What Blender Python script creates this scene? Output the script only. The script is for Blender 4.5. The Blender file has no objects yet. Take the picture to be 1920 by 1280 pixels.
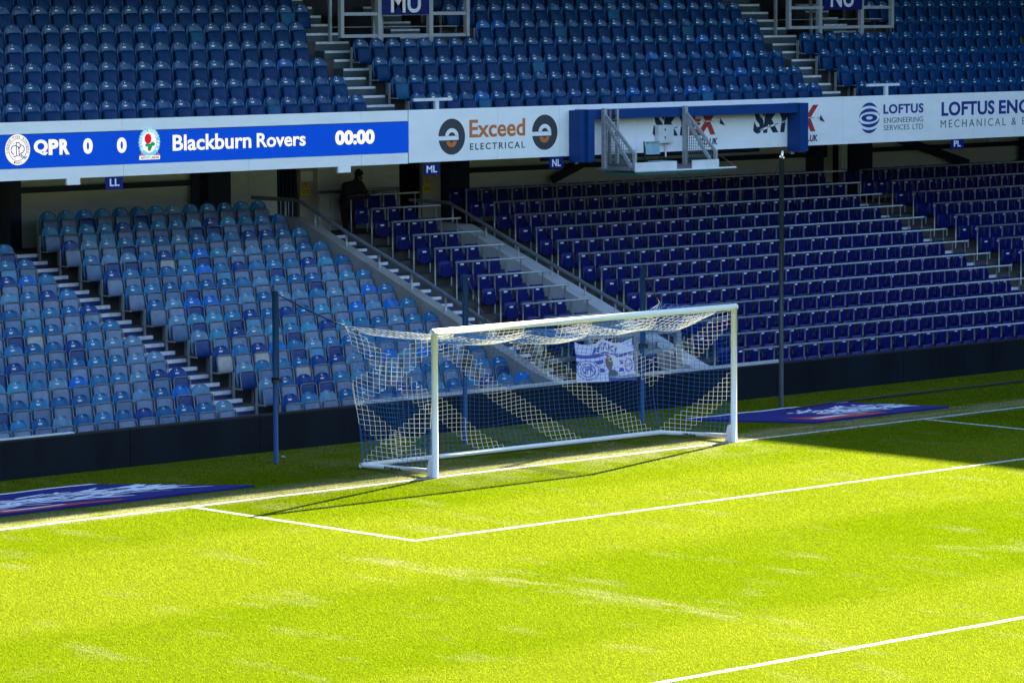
import bpy, math, random
import numpy as np
from mathutils import Vector, Matrix
random.seed(7); rng = np.random.default_rng(11)
SC = bpy.context.scene
COL = SC.collection
R = math.radians

# ---------------------------------------------------------------- camera
CAM = np.array([-47.2866, -48.1549, 8.2081]); YAW, PITCH, ROLL, FPX = -0.75583, 0.09020, -0.00365, 7155.25
def cam_axes():
    cy, sy = math.cos(YAW), math.sin(YAW)
    f = np.array([-sy*math.cos(PITCH), cy*math.cos(PITCH), -math.sin(PITCH)])
    r = np.array([cy, sy, 0.]); u = np.cross(r, f); c, s = math.cos(ROLL), math.sin(ROLL)
    return c*r+s*u, -s*r+c*u, f
AR, AU, AF = cam_axes()
cd = bpy.data.cameras.new('camera'); co = bpy.data.objects.new('camera', cd); COL.objects.link(co)
m = Matrix.Identity(4)
for i in range(3):
    m[i][0], m[i][1], m[i][2], m[i][3] = AR[i], AU[i], -AF[i], CAM[i]
co.matrix_world = m
cd.sensor_width = 36; cd.lens = FPX/1920*36; cd.clip_start = 1; cd.clip_end = 1000
SC.camera = co
def at(u, v, ax, val):
    """A point of the photograph (1920 x 1280) on the world plane axis = val: used to read places and sizes off it."""
    d = AF + AR*((u-960)/FPX) + AU*((640-v)/FPX)
    return CAM + d*((val-CAM[ax])/d[ax])
def px(P):
    d = np.asarray(P, float)-CAM; z = d@AF
    return 960+FPX*(d@AR)/z, 640-FPX*(d@AU)/z, z

# ---------------------------------------------------------------- light
SUN_DIR = Vector((5.32, 1.63, 2.50)).normalized()
elev = math.asin(SUN_DIR.z)
W = bpy.data.worlds.new('World'); SC.world = W; W.use_nodes = True
nt = W.node_tree; nt.nodes.clear()
sky = nt.nodes.new('ShaderNodeTexSky'); sky.sky_type = 'NISHITA'; sky.sun_disc = False
sky.sun_elevation = elev; sky.sun_rotation = math.atan2(SUN_DIR.x, SUN_DIR.y)
sky.air_density = 1.0; sky.dust_density = 0.2; sky.ozone_density = 1.6
bg = nt.nodes.new('ShaderNodeBackground'); bg.inputs[1].default_value = 0.078
wo = nt.nodes.new('ShaderNodeOutputWorld')
nt.links.new(sky.outputs[0], bg.inputs[0]); nt.links.new(bg.outputs[0], wo.inputs[0])
sl = bpy.data.lights.new('sun', 'SUN'); sl.energy = 5.0; sl.angle = R(0.5); sl.color = (1.0, 0.94, 0.83)
so = bpy.data.objects.new('sun', sl); COL.objects.link(so); so.location = (30, 10, 40)
so.rotation_euler = SUN_DIR.to_track_quat('Z', 'Y').to_euler()
SC.view_settings.view_transform = 'Standard'; SC.view_settings.look = 'None'; SC.view_settings.gamma = 1
SC.view_settings.exposure = 2.98
EXPO = 2**2.98
SC.cycles.max_bounces = 8; SC.cycles.diffuse_bounces = 4; SC.cycles.transparent_max_bounces = 8
SC.cycles.use_denoising = True

# ---------------------------------------------------------------- materials
def lin(r, g, b):
    f = lambda c: (c/255/12.92) if c/255 <= .04045 else ((c/255+.055)/1.055)**2.4
    return (f(r), f(g), f(b), 1)
def mat(name, col, rough=.5, metal=0, spec=.5, noise=None, bump=None, obj_col=False, coat=0):
    """noise = (scale, amount, stretch xyz): darker and lighter wear; bump = (scale, strength)"""
    M = bpy.data.materials.new(name); M.use_nodes = True; t = M.node_tree; P = t.nodes['Principled BSDF']
    P.inputs['Roughness'].default_value = rough; P.inputs['Metallic'].default_value = metal
    P.inputs['Specular IOR Level'].default_value = spec; P.inputs['Coat Weight'].default_value = coat
    col = tuple(col)[:3]+(1,)
    src = None
    if obj_col:
        oi = t.nodes.new('ShaderNodeObjectInfo'); src = oi.outputs['Color']
    if noise:
        g = t.nodes.new('ShaderNodeNewGeometry'); mp = t.nodes.new('ShaderNodeMapping'); n = t.nodes.new('ShaderNodeTexNoise')
        mp.inputs['Scale'].default_value = noise[2] if len(noise) > 2 else (1, 1, 1)
        n.inputs['Scale'].default_value = noise[0]; n.inputs['Detail'].default_value = 6; n.inputs['Roughness'].default_value = .65
        t.links.new(g.outputs['Position'], mp.inputs[0]); t.links.new(mp.outputs[0], n.inputs[0])
        mr = t.nodes.new('ShaderNodeMapRange'); mr.inputs[1].default_value = .3; mr.inputs[2].default_value = .7
        mr.inputs[3].default_value = 1-noise[1]; mr.inputs[4].default_value = 1+noise[1]*.6
        t.links.new(n.outputs[0], mr.inputs[0])
        mx = t.nodes.new('ShaderNodeMix'); mx.data_type = 'RGBA'; mx.blend_type = 'MULTIPLY'; mx.inputs[0].default_value = 1
        if src: t.links.new(src, mx.inputs[6])
        else: mx.inputs[6].default_value = col
        cb = t.nodes.new('ShaderNodeCombineColor')
        for k in range(3): t.links.new(mr.outputs[0], cb.inputs[k])
        t.links.new(cb.outputs[0], mx.inputs[7]); src = mx.outputs[2]
    if src: t.links.new(src, P.inputs['Base Color'])
    else: P.inputs['Base Color'].default_value = col
    if bump:
        n2 = t.nodes.new('ShaderNodeTexNoise'); n2.inputs['Scale'].default_value = bump[0]; n2.inputs['Detail'].default_value = 4
        g2 = t.nodes.new('ShaderNodeNewGeometry'); t.links.new(g2.outputs['Position'], n2.inputs[0])
        b = t.nodes.new('ShaderNodeBump'); b.inputs['Strength'].default_value = bump[1]; b.inputs['Distance'].default_value = .02
        t.links.new(n2.outputs[0], b.inputs['Height']); t.links.new(b.outputs[0], P.inputs['Normal'])
    return M
def emit(name, col, s):
    M = bpy.data.materials.new(name); M.use_nodes = True; P = M.node_tree.nodes['Principled BSDF']
    P.inputs['Base Color'].default_value = (.01, .01, .01, 1); P.inputs['Emission Color'].default_value = tuple(col)[:3]+(1,)
    P.inputs['Emission Strength'].default_value = s/EXPO; P.inputs['Specular IOR Level'].default_value = 0; P.inputs['Roughness'].default_value = .5
    return M
M_WHITE = mat('white_paint', (.80, .80, .78), .35)
M_BOARD = mat('white_board', (.84, .85, .86), .3, noise=(1.2, .06, (1, 1, 3)))
M_TRIM = mat('grey_white_steel', (.66, .68, .70), .4, noise=(3, .12))
M_NAVY = mat('navy_steel', (.006, .010, .030), .45)
M_BLUE = mat('blue_steel', (.005, .042, .18), .45, spec=.2, noise=(2, .15, (1, 1, 4)))
M_SIGN = mat('sign_blue', (.006, .014, .14), .5, spec=.15)
M_CONC = mat('concrete', (.27, .265, .25), .85, noise=(2.2, .22), bump=(30, .2))
M_DARKCONC = mat('dark_concrete', (.060, .057, .053), .9, noise=(3, .35), bump=(30, .2))
M_PALECONC = mat('painted_concrete', (.42, .44, .46), .8, noise=(1.6, .14, (1, 1, .6)), bump=(25, .12))
M_STEP = mat('step_grey_paint', (.05, .075, .09), .7, noise=(4, .25))
M_STEPBLUE = mat('step_blue_paint', (.02, .03, .16), .6, noise=(4, .3))
M_NOSE = mat('nosing_white', (.66, .68, .70), .6, noise=(8, .25))
M_WALLBLK = mat('perimeter_black', (.007, .011, .017), .6, spec=.12, noise=(1.5, .45, (1, 1, .3)))
M_CREAM = mat('cream_cladding', (.62, .63, .58), .7, noise=(1.2, .12, (1, 1, 5)))
M_BEIGE = mat('beige_door', (.36, .30, .25), .6, noise=(2, .15))
M_BLACK = mat('black', (.008, .008, .010), .6)
M_GALV = mat('galvanised_steel', (.38, .41, .43), .42, metal=.35, noise=(9, .22))
M_DGALV = mat('dull_galvanised_steel', (.16, .18, .20), .5, metal=.2, noise=(9, .22))
M_PLASTIC = mat('seat_plastic', (1, 1, 1), .34, obj_col=True, noise=(9, .22), spec=.30)
M_GLOSS = mat('glossy_seat_plastic', (1, 1, 1), .22, obj_col=True, spec=.26)
M_SATIN = mat('satin_seat_plastic', (1, 1, 1), .4, obj_col=True, spec=.10)
M_RIM = mat('dark_grey_tube', (.13, .14, .15), .4)
M_BRK = mat('seat_bracket', (.28, .30, .31), .5, metal=.3)
M_PLATE = mat('number_plate', (.75, .77, .80), .4)
M_RAILSEAT = mat('rail_seat_plastic', (.003, .007, .105), .45, noise=(10, .12), spec=.25)
M_YELLOW = mat('sign_yellow', (.55, .42, .02), .5)
M_CHAR = mat('charcoal_print', (.035, .04, .05), .5)
M_ORANGE = mat('orange_print', (.55, .15, .035), .5)
M_RED = mat('red_print', (.42, .035, .03), .5)
M_NVPRINT = mat('navy_print', (.012, .022, .055), .5)
M_BLPRINT = mat('royal_print', (.012, .03, .21), .5)
M_GREYPRINT = mat('grey_print', (.13, .15, .18), .5)
M_SCREEN = emit('led_blue', lin(0, 72, 212), 1.0)
t_ = M_SCREEN.node_tree; w_ = t_.nodes.new('ShaderNodeTexWave'); w_.wave_type = 'BANDS'; w_.bands_direction = 'Z'; w_.inputs['Scale'].default_value = 9; w_.inputs['Distortion'].default_value = 6; w_.inputs['Detail'].default_value = 2
g_ = t_.nodes.new('ShaderNodeNewGeometry'); t_.links.new(g_.outputs['Position'], w_.inputs[0]); r_ = t_.nodes.new('ShaderNodeMix'); r_.data_type = 'RGBA'
r_.inputs[6].default_value = lin(0, 58, 205); r_.inputs[7].default_value = lin(0, 84, 214); t_.links.new(w_.outputs['Fac'], r_.inputs[0]); t_.links.new(r_.outputs[2], t_.nodes['Principled BSDF'].inputs['Emission Color'])
M_LEDW = emit('led_white', (1, 1, 1), 1.05)
M_LEDNAVY = emit('led_navy', lin(30, 40, 110), 1.0)
M_LEDRED = emit('led_red', lin(215, 25, 50), 1.0)
M_LEDGRN = emit('led_green', lin(10, 150, 90), 1.0)
M_LEDSKY = emit('led_sky', lin(130, 205, 225), 1.0)
M_LEDORG = emit('led_orange', lin(225, 110, 40), 1.0)
M_POLEBLUE = mat('pole_blue', (.012, .062, .17), .45, spec=.25)
M_POLEDARK = mat('pole_green_black', (.018, .026, .03), .45)
M_ROPE = mat('dark_rope', (.012, .012, .014), .8)
M_NETW = mat('net_white', (.80, .76, .66), .7)
M_NETB = mat('net_blue', (.008, .115, .36), .7)
M_MAT = mat('mat_blue', (.022, .022, .145), .8, spec=.1, noise=(3, .12))
M_MATW = mat('mat_white', (.62, .64, .72), .7)
M_CLOTHW = mat('flag_white', (.50, .50, .58), .8)
M_CLOTHB = mat('flag_blue', (.055, .06, .27), .8)
M_CLOTHP = mat('flag_purple', (.22, .10, .32), .8)
M_SKIN = mat('dark_skin', (.10, .055, .04), .6)
M_SKIN2 = mat('flag_print_brown', (.16, .085, .07), .8)
M_JACKET = mat('black_jacket', (.006, .006, .008), .85)
M_TEAL = mat('teal_plastic', (.22, .36, .42), .45, noise=(9, .2))
M_MESHGREEN = mat('green_mesh', (.01, .10, .09), .7)
M_BARR = mat('barrier_grey', (.34, .37, .41), .45, noise=(4, .15))
M_CHEQ = mat('chequer_plate', (.20, .19, .19), .5, metal=.3, noise=(22, .45))
M_ROOF = mat('roof_steel', (.03, .04, .06), .6)
M_LINE = mat('line_white', (.42, .43, .38), .8, noise=(30, .2))
TURF_IDX = {}

# ---------------------------------------------------------------- mesh helper
class MB:
    def __init__(s): s.v = []; s.f = []; s.mi = []; s.mats = []; s.sm = []
    def midx(s, m):
        if m not in s.mats: s.mats.append(m)
        return s.mats.index(m)
    def add(s, vs, fs, m, smooth=False):
        b = len(s.v); s.v += [tuple(map(float, p)) for p in vs]; k = s.midx(m)
        for f in fs: s.f.append([b+i for i in f]); s.mi.append(k); s.sm.append(smooth)
    def box(s, x0, x1, y0, y1, z0, z1, m):
        vs = [(x, y, z) for x in (x0, x1) for y in (y0, y1) for z in (z0, z1)]
        s.add(vs, [(0, 1, 3, 2), (4, 6, 7, 5), (0, 4, 5, 1), (2, 3, 7, 6), (0, 2, 6, 4), (1, 5, 7, 3)], m)
    def prism(s, poly, axis, a, b, m):
        """poly: 2D points in the other two axes (in xyz order), extruded along axis from a to b"""
        def P(p, t):
            q = list(p); q.insert(axis, t); return q
        n = len(poly); vs = [P(p, a) for p in poly]+[P(p, b) for p in poly]
        s.add(vs, [list(range(n))[::-1], list(range(n, 2*n))]+[(i, (i+1) % n, n+(i+1) % n, n+i) for i in range(n)], m)
    def tube(s, pts, r, m, n=8, cap=True, smooth=True):
        pts = [Vector(p) for p in pts]; rings = []
        for i, p in enumerate(pts):
            d = (pts[min(i+1, len(pts)-1)]-pts[max(i-1, 0)]).normalized()
            a = d.cross(Vector((0, 0, 1)))
            if a.length < 1e-3: a = d.cross(Vector((0, 1, 0)))
            a.normalize(); b = d.cross(a); rr = r[i] if isinstance(r, (list, tuple)) else r
            rings.append([p+(a*math.cos(2*math.pi*k/n)+b*math.sin(2*math.pi*k/n))*rr for k in range(n)])
        vs = [q for g in rings for q in g]; fs = []
        for i in range(len(pts)-1):
            for k in range(n): fs.append((i*n+k, i*n+(k+1) % n, (i+1)*n+(k+1) % n, (i+1)*n+k))
        if cap: fs += [list(range(n)), list(range((len(pts)-1)*n, len(pts)*n))[::-1]]
        s.add(vs, fs, m, smooth)
    def bar(s, p, q, w, h, m):
        """rectangular bar between two points, w sideways, h upright"""
        p, q = Vector(p), Vector(q); d = (q-p).normalized(); a = d.cross(Vector((0, 0, 1)))
        if a.length < 1e-3: a = Vector((1, 0, 0))
        a.normalize(); b = a.cross(d).normalized()
        vs = [c+a*i*w/2+b*j*h/2 for c in (p, q) for i, j in ((-1, -1), (1, -1), (1, 1), (-1, 1))]
        s.add(vs, [(0, 1, 2, 3), (7, 6, 5, 4), (0, 4, 5, 1), (1, 5, 6, 2), (2, 6, 7, 3), (3, 7, 4, 0)], m)
    def grid(s, f, nu, nv, m, smooth=True):
        vs = [f(i/nu, j/nv) for j in range(nv+1) for i in range(nu+1)]
        s.add(vs, [(j*(nu+1)+i, j*(nu+1)+i+1, (j+1)*(nu+1)+i+1, (j+1)*(nu+1)+i) for j in range(nv) for i in range(nu)], m, smooth)
    def mesh(s, name):
        me = bpy.data.meshes.new(name); me.from_pydata(s.v, [], s.f)
        for m in s.mats: me.materials.append(m)
        me.polygons.foreach_set('material_index', s.mi); me.polygons.foreach_set('use_smooth', s.sm)
        me.update(); return me
    def build(s, name, parent=None, loc=None):
        o = bpy.data.objects.new(name, s.mesh(name)); COL.objects.link(o)
        if loc is not None: o.location = loc
        if parent is not None: o.parent = parent
        return o
def link(me, name, parent=None, loc=(0, 0, 0)):
    o = bpy.data.objects.new(name, me); COL.objects.link(o); o.location = loc
    if parent is not None: o.parent = parent
    return o
def tag(o, label, cat, group=None, kind=None):
    if label: o['label'] = label
    if cat: o['category'] = cat
    if group: o['group'] = group
    if kind: o['kind'] = kind
    return o
def empty(name, label=None, cat=None, loc=(0, 0, 0), group=None):
    o = bpy.data.objects.new(name, None); COL.objects.link(o); o.location = loc; o.empty_display_size = .2
    return tag(o, label, cat, group)
def copy_tree(o, parent=None):
    c = o.copy(); COL.objects.link(c)
    if parent is not None: c.parent = parent
    for ch in o.children: copy_tree(ch, c)
    return c
ORD = ['zeroth', 'first', 'second', 'third', 'fourth', 'fifth', 'sixth', 'seventh', 'eighth', 'ninth', 'tenth', 'eleventh', 'twelfth', 'thirteenth',
       'fourteenth', 'fifteenth', 'sixteenth', 'seventeenth', 'eighteenth', 'nineteenth', 'twentieth']
ORD += ['twenty-'+ORD[i] for i in range(1, 10)]+['thirtieth']+['thirty-'+ORD[i] for i in range(1, 10)]

# lettering: built-in font turned into a thin mesh standing on the plane y = Y (facing -y)
def text_verts(body, bold=0, shear=0, spacing=1, ext=.002):
    cu = bpy.data.curves.new('t', 'FONT'); cu.body = body; cu.offset = bold; cu.shear = shear; cu.space_character = spacing
    cu.extrude = ext; cu.resolution_u = 4
    o = bpy.data.objects.new('t', cu); COL.objects.link(o)
    bpy.context.view_layer.update()
    me = bpy.data.meshes.new_from_object(o.evaluated_get(bpy.context.evaluated_depsgraph_get()))
    vs = np.array([v.co[:] for v in me.vertices]); fs = [list(p.vertices) for p in me.polygons]
    bpy.data.objects.remove(o); bpy.data.curves.remove(cu); bpy.data.meshes.remove(me)
    return vs, fs
def add_text(mb, body, x0, x1, z0, z1, Y, m, bold=.0, shear=0, spacing=1, tilt=0, depth=.004):
    vs, fs = text_verts(body, bold, shear, spacing)
    lo, hi = vs.min(0), vs.max(0); w = hi-lo; w[w == 0] = 1
    q = (vs-lo)/w
    X = x0+q[:, 0]*(x1-x0); Z = z0+q[:, 1]*(z1-z0)+tilt*(X-x0)
    Yv = Y-depth*q[:, 2]
    mb.add(np.stack([X, Yv, Z], -1), fs, m)
def disc(mb, cx, cz, rx, rz, Y, m, n=48, a0=0, a1=360, inner=None, t=.002):
    """flat disc, ring or sector of thickness t standing on the plane y = Y"""
    A = np.radians(np.linspace(a0, a1, n+1)); full = abs(a1-a0) >= 360
    o = [(cx+rx*math.cos(a), cz+rz*math.sin(a)) for a in A]
    if inner is None:
        p = o[:-1] if full else o
        mb.prism(p, 1, Y-t, Y, m)
    else:
        i_ = [(cx+rx*inner*math.cos(a), cz+rz*inner*math.sin(a)) for a in A]
        for k in range(n): mb.prism([o[k], o[k+1], i_[k+1], i_[k]], 1, Y-t, Y, m)
def ring_text(mb, body, cx, cz, rx, rz, h, w, Y, m, a_mid, span, flip=False):
    n = len(body)
    for k, c in enumerate(body):
        if c == ' ': continue
        a = R(a_mid + (span/2-span*k/(n-1))*(-1 if flip else 1))
        vs, fs = text_verts(c, .01); lo, hi = vs.min(0), vs.max(0); wd = hi-lo; wd[wd == 0] = 1
        q = (vs-lo)/wd-np.array([.5, .5, 0]); th = a-math.pi/2+(math.pi if flip else 0)
        lx, lz = q[:, 0]*w, q[:, 1]*h
        X = cx+rx*math.cos(a)+lx*math.cos(th)-lz*math.sin(th); Z = cz+rz*math.sin(a)+lx*math.sin(th)+lz*math.cos(th)
        mb.add(np.stack([X, Y-.002*q[:, 2], Z], -1), fs, m)

# ---------------------------------------------------------------- pitch: ground, lines, grass blades
def turf_nodes(t, base_light, base_dark, tan, tan_amt):
    """returns a colour socket: mown turf with stripes, clumps and worn tan patches, all fixed to the ground"""
    N = t.nodes.new; L = t.links.new
    g = N('ShaderNodeNewGeometry'); sp = N('ShaderNodeSeparateXYZ'); L(g.outputs['Position'], sp.inputs[0])
    def noise(scale, detail, stretch=(1, 1, 1)):
        mp = N('ShaderNodeMapping'); mp.inputs['Scale'].default_value = stretch; L(g.outputs['Position'], mp.inputs[0])
        n = N('ShaderNodeTexNoise'); n.inputs['Scale'].default_value = scale; n.inputs['Detail'].default_value = detail; L(mp.outputs[0], n.inputs[0])
        return n.outputs[0]
    def rng_(src, a, b, c=0., d=1.):
        r = N('ShaderNodeMapRange'); L(src, r.inputs[0])
        for k, x in enumerate((a, b, c, d)): r.inputs[1+k].default_value = x
        r.clamp = True; return r.outputs[0]
    def math_(op, a, b):
        q = N('ShaderNodeMath'); q.operation = op
        for k, x in enumerate((a, b)):
            if isinstance(x, (int, float)): q.inputs[k].default_value = x
            else: L(x, q.inputs[k])
        return q.outputs[0]
    def mix(f, a, b):
        q = N('ShaderNodeMix'); q.data_type = 'RGBA'
        if isinstance(f, (int, float)): q.inputs[0].default_value = f
        else: L(f, q.inputs[0])
        for k, x in ((6, a), (7, b)):
            if isinstance(x, tuple): q.inputs[k].default_value = tuple(x)[:3]+(1,)
            else: L(x, q.inputs[k])
        return q.outputs[2]
    X, Y = sp.outputs[0], sp.outputs[1]
    big = rng_(noise(.22, 3), .35, .65); fine = rng_(noise(3.5, 5), .3, .7)
    # mowing bands run along the goal line
    band = math_('SINE', math_('MULTIPLY', math_('ADD', Y, 8.4), math.pi/5.5), 0)
    band = rng_(band, -.25, .25)
    f = math_('ADD', math_('MULTIPLY', band, .55), math_('ADD', math_('MULTIPLY', big, .30), math_('MULTIPLY', fine, .15)))
    c = mix(f, base_dark, base_light)
    # worn strip just behind the goal line and in the goal mouth
    w = math_('MULTIPLY', rng_(Y, -.35, .15), rng_(Y, 1.25, .8))
    w = math_('MULTIPLY', w, rng_(noise(2.2, 4, (.5, 1.6, 1)), .30, .55))
    gm = math_('MULTIPLY', rng_(math_('ABSOLUTE', X, 0), 5.5, 2.5), math_('MULTIPLY', rng_(Y, -2.0, -.3), rng_(noise(1.2, 4), .42, .62)))
    # tan scuffs: an old line and drag marks running up the pitch
    sx = rng_(math_('ABSOLUTE', math_('ADD', X, 10.75), 0), .42, .1)
    sx = math_('MULTIPLY', sx, math_('MULTIPLY', rng_(Y, -15.5, -13.), rng_(Y, -5.5, -7.0)))
    sx = math_('MULTIPLY', sx, rng_(noise(1.4, 5, (2, .8, 1)), .44, .60))
    sc = rng_(noise(.9, 5, (1.6, .6, 1)), .57, .74)
    tot = math_('MAXIMUM', math_('MAXIMUM', w, math_('MULTIPLY', gm, .55)), math_('MAXIMUM', math_('MULTIPLY', sx, .6), math_('MULTIPLY', sc, .3)))
    return mix(math_('MULTIPLY', tot, tan_amt), c, tan)
def turf_material():
    M = bpy.data.materials.new('turf_ground'); M.use_nodes = True; t = M.node_tree; P = t.nodes['Principled BSDF']
    c = turf_nodes(t, (.116, .138, .006), (.078, .110, .001), (.18, .165, .07), 1.0)
    t.links.new(c, P.inputs['Base Color']); P.inputs['Roughness'].default_value = 1; P.inputs['Specular IOR Level'].default_value = 0
    return M
def blade_material(white=False):
    M = bpy.data.materials.new('painted_blades' if white else 'grass_blades'); M.use_nodes = True; t = M.node_tree
    for n in list(t.nodes):
        if n.type != 'OUTPUT_MATERIAL': t.nodes.remove(n)
    out = t.nodes['Material Output']; N = t.nodes.new; L = t.links.new
    d = N('ShaderNodeBsdfDiffuse'); tr = N('ShaderNodeBsdfTranslucent'); gl = N('ShaderNodeBsdfGlossy'); gl.inputs['Roughness'].default_value = .45
    gl.inputs['Color'].default_value = (.5, .5, .5, 1)
    a = N('ShaderNodeMixShader'); b = N('ShaderNodeMixShader')
    if white:
        d.inputs[0].default_value = (.5, .5, .47, 1); tr.inputs[0].default_value = (.42, .43, .33, 1); a.inputs[0].default_value = .35; b.inputs[0].default_value = .0
    else:
        L(turf_nodes(t, (.012, .026, .010), (.009, .021, .008), (.07, .06, .035), .9), d.inputs[0])
        L(turf_nodes(t, (.272, .318, .012), (.165, .242, .000), (.42, .40, .17), .9), tr.inputs[0])
        a.inputs[0].default_value = .42; b.inputs[0].default_value = .0
    L(d.outputs[0], a.inputs[1]); L(tr.outputs[0], a.inputs[2]); L(a.outputs[0], b.inputs[1]); L(gl.outputs[0], b.inputs[2]); L(b.outputs[0], out.inputs[0])
    return M
M_TURF = turf_material(); M_BLADE = blade_material(); M_BLADEW = blade_material(True)
g = MB(); g.add([(-160, -200, 0), (160, -200, 0), (160, 120, 0), (-160, 120, 0)], [(0, 1, 2, 3)], M_TURF)
tag(g.build('pitch'), None, None, kind='structure')
GAX, GAY, PAY = 9.06, -5.44, -16.44      # goal area corners and penalty line
def on_line(x, y):
    h = .048+.012*np.sin(x*9.1+y*7.3)*np.sin(x*2.3-y*3.1)
    return ((np.abs(y) < h) | ((np.abs(y-GAY) < h) & (np.abs(x) < GAX+h)) | ((np.abs(np.abs(x)-GAX) < h) & (y < 0) & (y > GAY))
            | (np.abs(y-PAY) < h))
def line_sheet(name, p, q, half=.06):
    mb = MB(); p, q = np.array(p, float), np.array(q, float); n = max(2, int(np.linalg.norm(q-p)/.12)); d = (q-p)/np.linalg.norm(q-p); s = np.array([-d[1], d[0]])
    vs = []
    for i in range(n+1):
        c = p+(q-p)*i/n
        vs += [tuple(c+s*(half+random.uniform(-.012, .012)))+(.004,), tuple(c-s*(half+random.uniform(-.012, .012)))+(.004,)]
    mb.add(vs, [(2*i, 2*i+1, 2*i+3, 2*i+2) for i in range(n)], M_LINE)
    return tag(mb.build(name), None, None, kind='structure')
line_sheet('goal_line_marking', (-34, 0), (34, 0))
line_sheet('goal_area_marking', (-GAX-.06, GAY), (GAX+.06, GAY))
line_sheet('goal_area_marking', (-GAX, -.06), (-GAX, GAY+.06)); line_sheet('goal_area_marking', (GAX, -.06), (GAX, GAY+.06))
line_sheet('penalty_area_marking', (-20.2, PAY), (20.2, PAY))

def grass(density=1900):
    n = int(46*27*density); x = rng.uniform(-24, 22, n); y = rng.uniform(-22, 4.86, n)
    P = np.stack([x, y, np.zeros(n)], -1)-CAM; z = P@AF; u = 960+FPX*(P@AR)/z; v = 640-FPX*(P@AU)/z
    ok = (u > -140) & (u < 2060) & (v < 1420)
    # thin, worn turf along the goal line
    worn = np.exp(-((y-.5)/.35)**2)*.55+np.exp(-((y+.2)/.6)**2)*.25*(np.abs(x) < 4.5)
    ok &= rng.random(n) > worn
    # mats, wall foot
    x, y = x[ok], y[ok]; n = len(x)
    a = rng.uniform(0, 2*math.pi, n); w = rng.uniform(.003, .0075, n); h = rng.uniform(.008, .019, n)
    lean = rng.normal(0, .38, (n, 2)) + np.array([-.15, -.05])
    ca, sa = np.cos(a)*w, np.sin(a)*w
    V = np.empty((n, 3, 3), np.float32)
    V[:, 0] = np.stack([x-ca, y-sa, np.full(n, .0)], -1); V[:, 1] = np.stack([x+ca, y+sa, np.full(n, .0)], -1)
    V[:, 2] = np.stack([x+lean[:, 0]*h, y+lean[:, 1]*h, h], -1)
    me = bpy.data.meshes.new('grass'); me.vertices.add(3*n); me.vertices.foreach_set('co', V.ravel())
    me.loops.add(3*n); me.loops.foreach_set('vertex_index', np.arange(3*n, dtype=np.int32))
    me.polygons.add(n); me.polygons.foreach_set('loop_start', np.arange(0, 3*n, 3, dtype=np.int32))
    mi = (on_line(x, y) & (rng.random(n) < .66)).astype(np.int32)
    me.materials.append(M_BLADE); me.materials.append(M_BLADEW); me.polygons.foreach_set('material_index', mi)
    me.update(calc_edges=True)
    return tag(link(me, 'grass'), 'short mown grass of the football pitch', 'grass', kind='stuff')
grass()

# ---------------------------------------------------------------- grandstand behind the goal
L_Y0, L_DY, L_Z0, L_DZ = 5.75, .67, .10, .254          # lower tier: back of the seats in row 0, row depth, tread height, rise
U_Y0, U_DY, U_Z0, U_DZ = 10.9, .60, 5.42, .366         # upper tier
YF = 10.10                                             # face of the boards along the upper tier's front
YB = 14.90                                             # wall behind the lower tier
lz = lambda k: L_Z0+L_DZ*k
ly = lambda k: L_Y0+L_DY*k
uz = lambda k: U_Z0+U_DZ*k
uy = lambda k: U_Y0+U_DY*k
stand = empty('grandstand', 'two-tier covered football stand behind the goal with blue seats', 'grandstand', (0, 10, 0))
stand_inv = Matrix.Translation((0, -10, 0))
def spart(name, mb):
    o = mb.build(name); o.parent = stand; o.matrix_parent_inverse = stand_inv; return o
def terrace_profile(ys, zs, back, base):
    p = [(ys[0], base)]
    for i, (y, z) in enumerate(zip(ys, zs)):
        p.append((y, z)); p.append((ys[i+1] if i+1 < len(ys) else back, z))
    p.append((back, base)); return p
mb = MB()
ys = [5.02]+[5.25+.67*k for k in range(1, 13)]; zs = [lz(k) for k in range(13)]
for i, (y, z) in enumerate(zip(ys, zs)):
    y1 = ys[i+1] if i < 12 else YB+.3
    mb.box(-36, 36, y, y1, -.1 if i < 4 else zs[i-3], z, M_DARKCONC)
spart('lower_terrace', mb)
mb = MB(); 
segs = [(-36, 6.08), (9.25, 20.14), (23.15, 36)]
for k in range(10):
    y0 = 10.12 if k == 0 else 10.45+.6*k; y1 = 11.05+.6*k; z0 = uz(k)-.55
    for a, b in ([(-36, 36)] if k < 4 else segs): mb.box(a, b, y0, y1, z0, uz(k), M_DARKCONC)
spart('upper_terrace', mb)
mb = MB(); mb.box(-36, 36, 10.16, YB+.1, 4.86, 5.0, M_ROOF); spart('soffit', mb)
mb = MB()
for a, b in ((-36, -2.05), (-1.75, 3.05), (3.68, 5.23), (6.35, 8.74), (9.93, 9.97), (10.55, 22.3), (24.12, 36)):
    mb.box(a, b, YB, YB+.12, 2.6, 4.86, M_CREAM)
spart('back_wall', mb)
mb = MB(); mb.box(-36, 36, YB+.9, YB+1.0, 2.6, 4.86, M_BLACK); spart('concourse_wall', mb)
mb = MB(); mb.box(-42, 52, 7.55, 32, 10.5, 10.8, M_ROOF); spart('roof', mb)
mb = MB(); mb.box(-42, 52, 17.2, 17.5, 0, 10.49, M_ROOF); spart('rear_wall', mb)
for (a, b) in ((-2.04, -1.76), (3.06, 3.67), (9.98, 10.53), (23.58, 24.12), (22.04, 22.32)):   # steel columns under the upper tier
    mb = MB(); mb.box(a, b, YB-.35, YB-.004, 3.0, 4.86, M_NAVY); spart('column', mb)
for (x0, x1, z) in ((-1.75, 3.05, 4.32), (10.55, 22.02, 4.31), (24.13, 34, 4.36)):              # dark rails along the wall
    mb = MB(); mb.box(x0, x1, YB-.16, YB-.02, z-.05, z+.06, M_NAVY); spart('beam', mb)
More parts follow.
